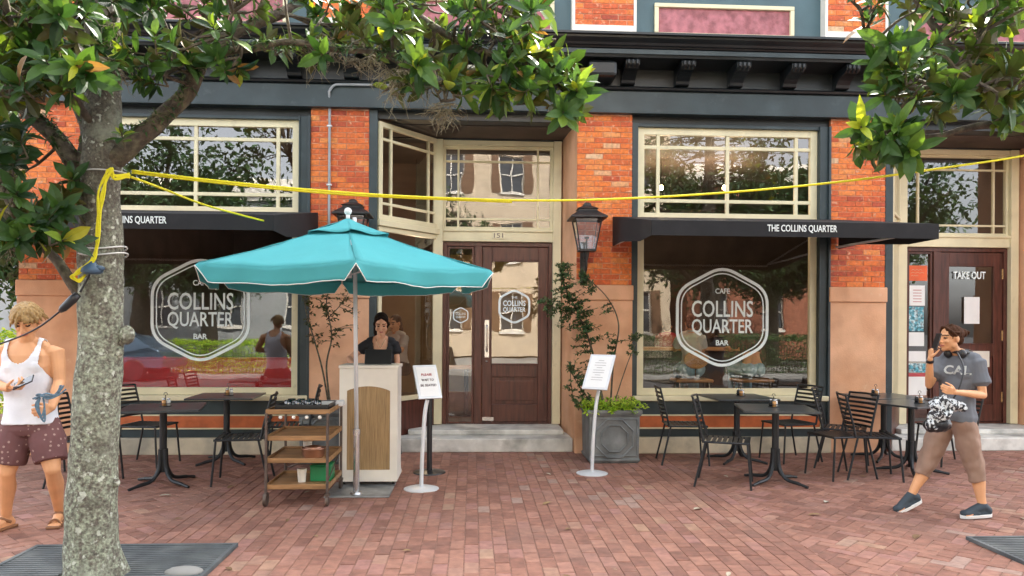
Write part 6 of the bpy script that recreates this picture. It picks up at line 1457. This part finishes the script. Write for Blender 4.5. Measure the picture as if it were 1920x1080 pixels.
def hedge(x, y, sx, sy, sz, label, m, seed):
    rnd = random.Random(seed); t = thing('hedge', label, 'hedge', (x, y, 0)); lf = MB(); st = MB()
    for k in range(int(1500*sx)):
        f = rnd.random(); u, v_ = rnd.uniform(-1, 1), rnd.uniform(-1, 1); p = V((u*sx/2, v_*sy/2, sz*rnd.random()))
        if f < .5: p.y = math.copysign(sy/2, v_)*rnd.uniform(.85, 1.05)
        elif f < .75: p.z = sz*rnd.uniform(.9, 1.06)
        leaf(lf, p, V((rnd.uniform(-1, 1), rnd.uniform(-1, 1), rnd.uniform(-.2, 1))), V((rnd.uniform(-.6, .6), rnd.uniform(-1, 1), .8)), rnd.uniform(.05, .10), .04, .1, 2, rnd.random())
    for k in range(int(10*sx)): xx = -sx/2+(k+.5)/10; st.tube([(xx, 0, 0), (xx+.05, .02, sz*.8)], .012, 5)
    lf.build('foliage', M[m], t); st.build('stems', M['bark_dark'], t)
hedge(-6.9, 2.6, 2.4, .8, 1.35, 'bright green hedge beyond the left corner of the cafe', 'leaf3', 61)
hedge(-7.0, -14.9, 5, .7, .95, 'low hedge across the road reflected in the left window', 'leaf3', 62)
hedge(7.5, -14.9, 9, .7, 1.2, 'low hedge added across the road to darken the right window reflection', 'leaf2', 63)  # added and sized to block the bright street mirrored in the right pane
# far umbrella reflected in the left window and a parked car across the road
def car(x, y, col, label):
    m_ = mat('car_paint_'+label.split()[0], col, .25, .3, var=.02); t = thing('parked_car', label, 'car', (x, y, -.13), group='cars parked across the road')
    prof_ = [(-2.2, .35), (-2.22, .62), (-2.1, .80), (-1.3, .92), (-.75, 1.36), (-.2, 1.46), (.7, 1.45), (1.35, 1.32), (1.85, .98), (2.15, .9), (2.22, .6), (2.18, .35)]
    b = MB(); vs = []
    for k, sy in enumerate((-.86, -.9, -.9, -.86)):
        for (a, z) in prof_:
            inn = .20 if z > 1.0 else 0; yy = math.copysign(abs(sy)-inn, sy); vs.append((a, yy*(1 if k in (1, 2) else .985), z))
    n = len(prof_); A = list(range(n, 2*n)); Bq = list(range(2*n, 3*n))
    vs = [(a, -(.9-(.20 if z > 1 else 0)), z) for a, z in prof_]+[(a, (.9-(.20 if z > 1 else 0)), z) for a, z in prof_]
    b.add(vs, [tuple(range(n)), tuple(range(n, 2*n))[::-1]]+[(i, n+i, n+(i+1) % n, (i+1) % n) for i in range(n)])
    b.build('body', m_, t, bevel=.05, fix=True)
    g_ = MB()
    for sy in (-1, 1): g_.add([(-1.15, sy*.875, .98), (1.55, sy*.86, 1.02), (1.2, sy*.735, 1.32), (-.65, sy*.725, 1.33)], [(0, 1, 2, 3)])
    g_.add([(-1.27, -.66, .96), (-1.27, .66, .96), (-.8, .62, 1.33), (-.8, -.62, 1.33)], [(0, 1, 2, 3)])
    g_.build('window', M['fglass'], t)
    for wx in (-1.4, 1.4):
        for sy in (-1, 1):
            q = MB(); q.tube([(wx, sy*.70, .33), (wx, sy*.93, .33)], .33, 24); wo = q.build('wheel', M['blackplastic'], t, bevel=.03); q = MB(); q.tube([(wx, sy*.931, .33), (wx, sy*.94, .33)], .2, 20); q.build('rim', M['darkmetal'], wo)
    for sx, mm in ((-1, 'paper'), (1, 'redink')):
        for sy in (-1, 1): q = MB(); q.ell((sx*2.17, sy*.70, .70), (.05, .10, .05)); q.build('headlight' if sx < 0 else 'tail_light', M[mm], t, smooth=True)
car(-11.0, -13.4, (.07, .11, .16), 'blue grey parked car reflected in the left window')
# fallen leaves and grit on the paving
lf = MB(); rnd = random.Random(77)
for k in range(150):
    x, y = rnd.uniform(-4.8, 5.2), rnd.uniform(-5.2, -.1)
    if rnd.random() < .5: x = (-2.3 if rnd.random() < .5 else 4.3)+rnd.gauss(0, 1.1); y = -4.3+rnd.gauss(0, .9)
    L_ = rnd.choice([.012, .018, .03, .07]) if rnd.random() < .85 else .11; a = rnd.uniform(0, 6.28)
    leaf(lf, V((x, y, .006+L_*.05)), V((math.cos(a), math.sin(a), .05)), V((0, 0, 1)), L_, L_*.45, .15, 4, rnd.random())
tag(lf.build('leaf_litter', mat('dry_leaf', (0, 0, 0), .8, tint=[(0, (.12, .06, .025)), (.6, (.30, .20, .09)), (1, (.45, .42, .34))])), kind='stuff')
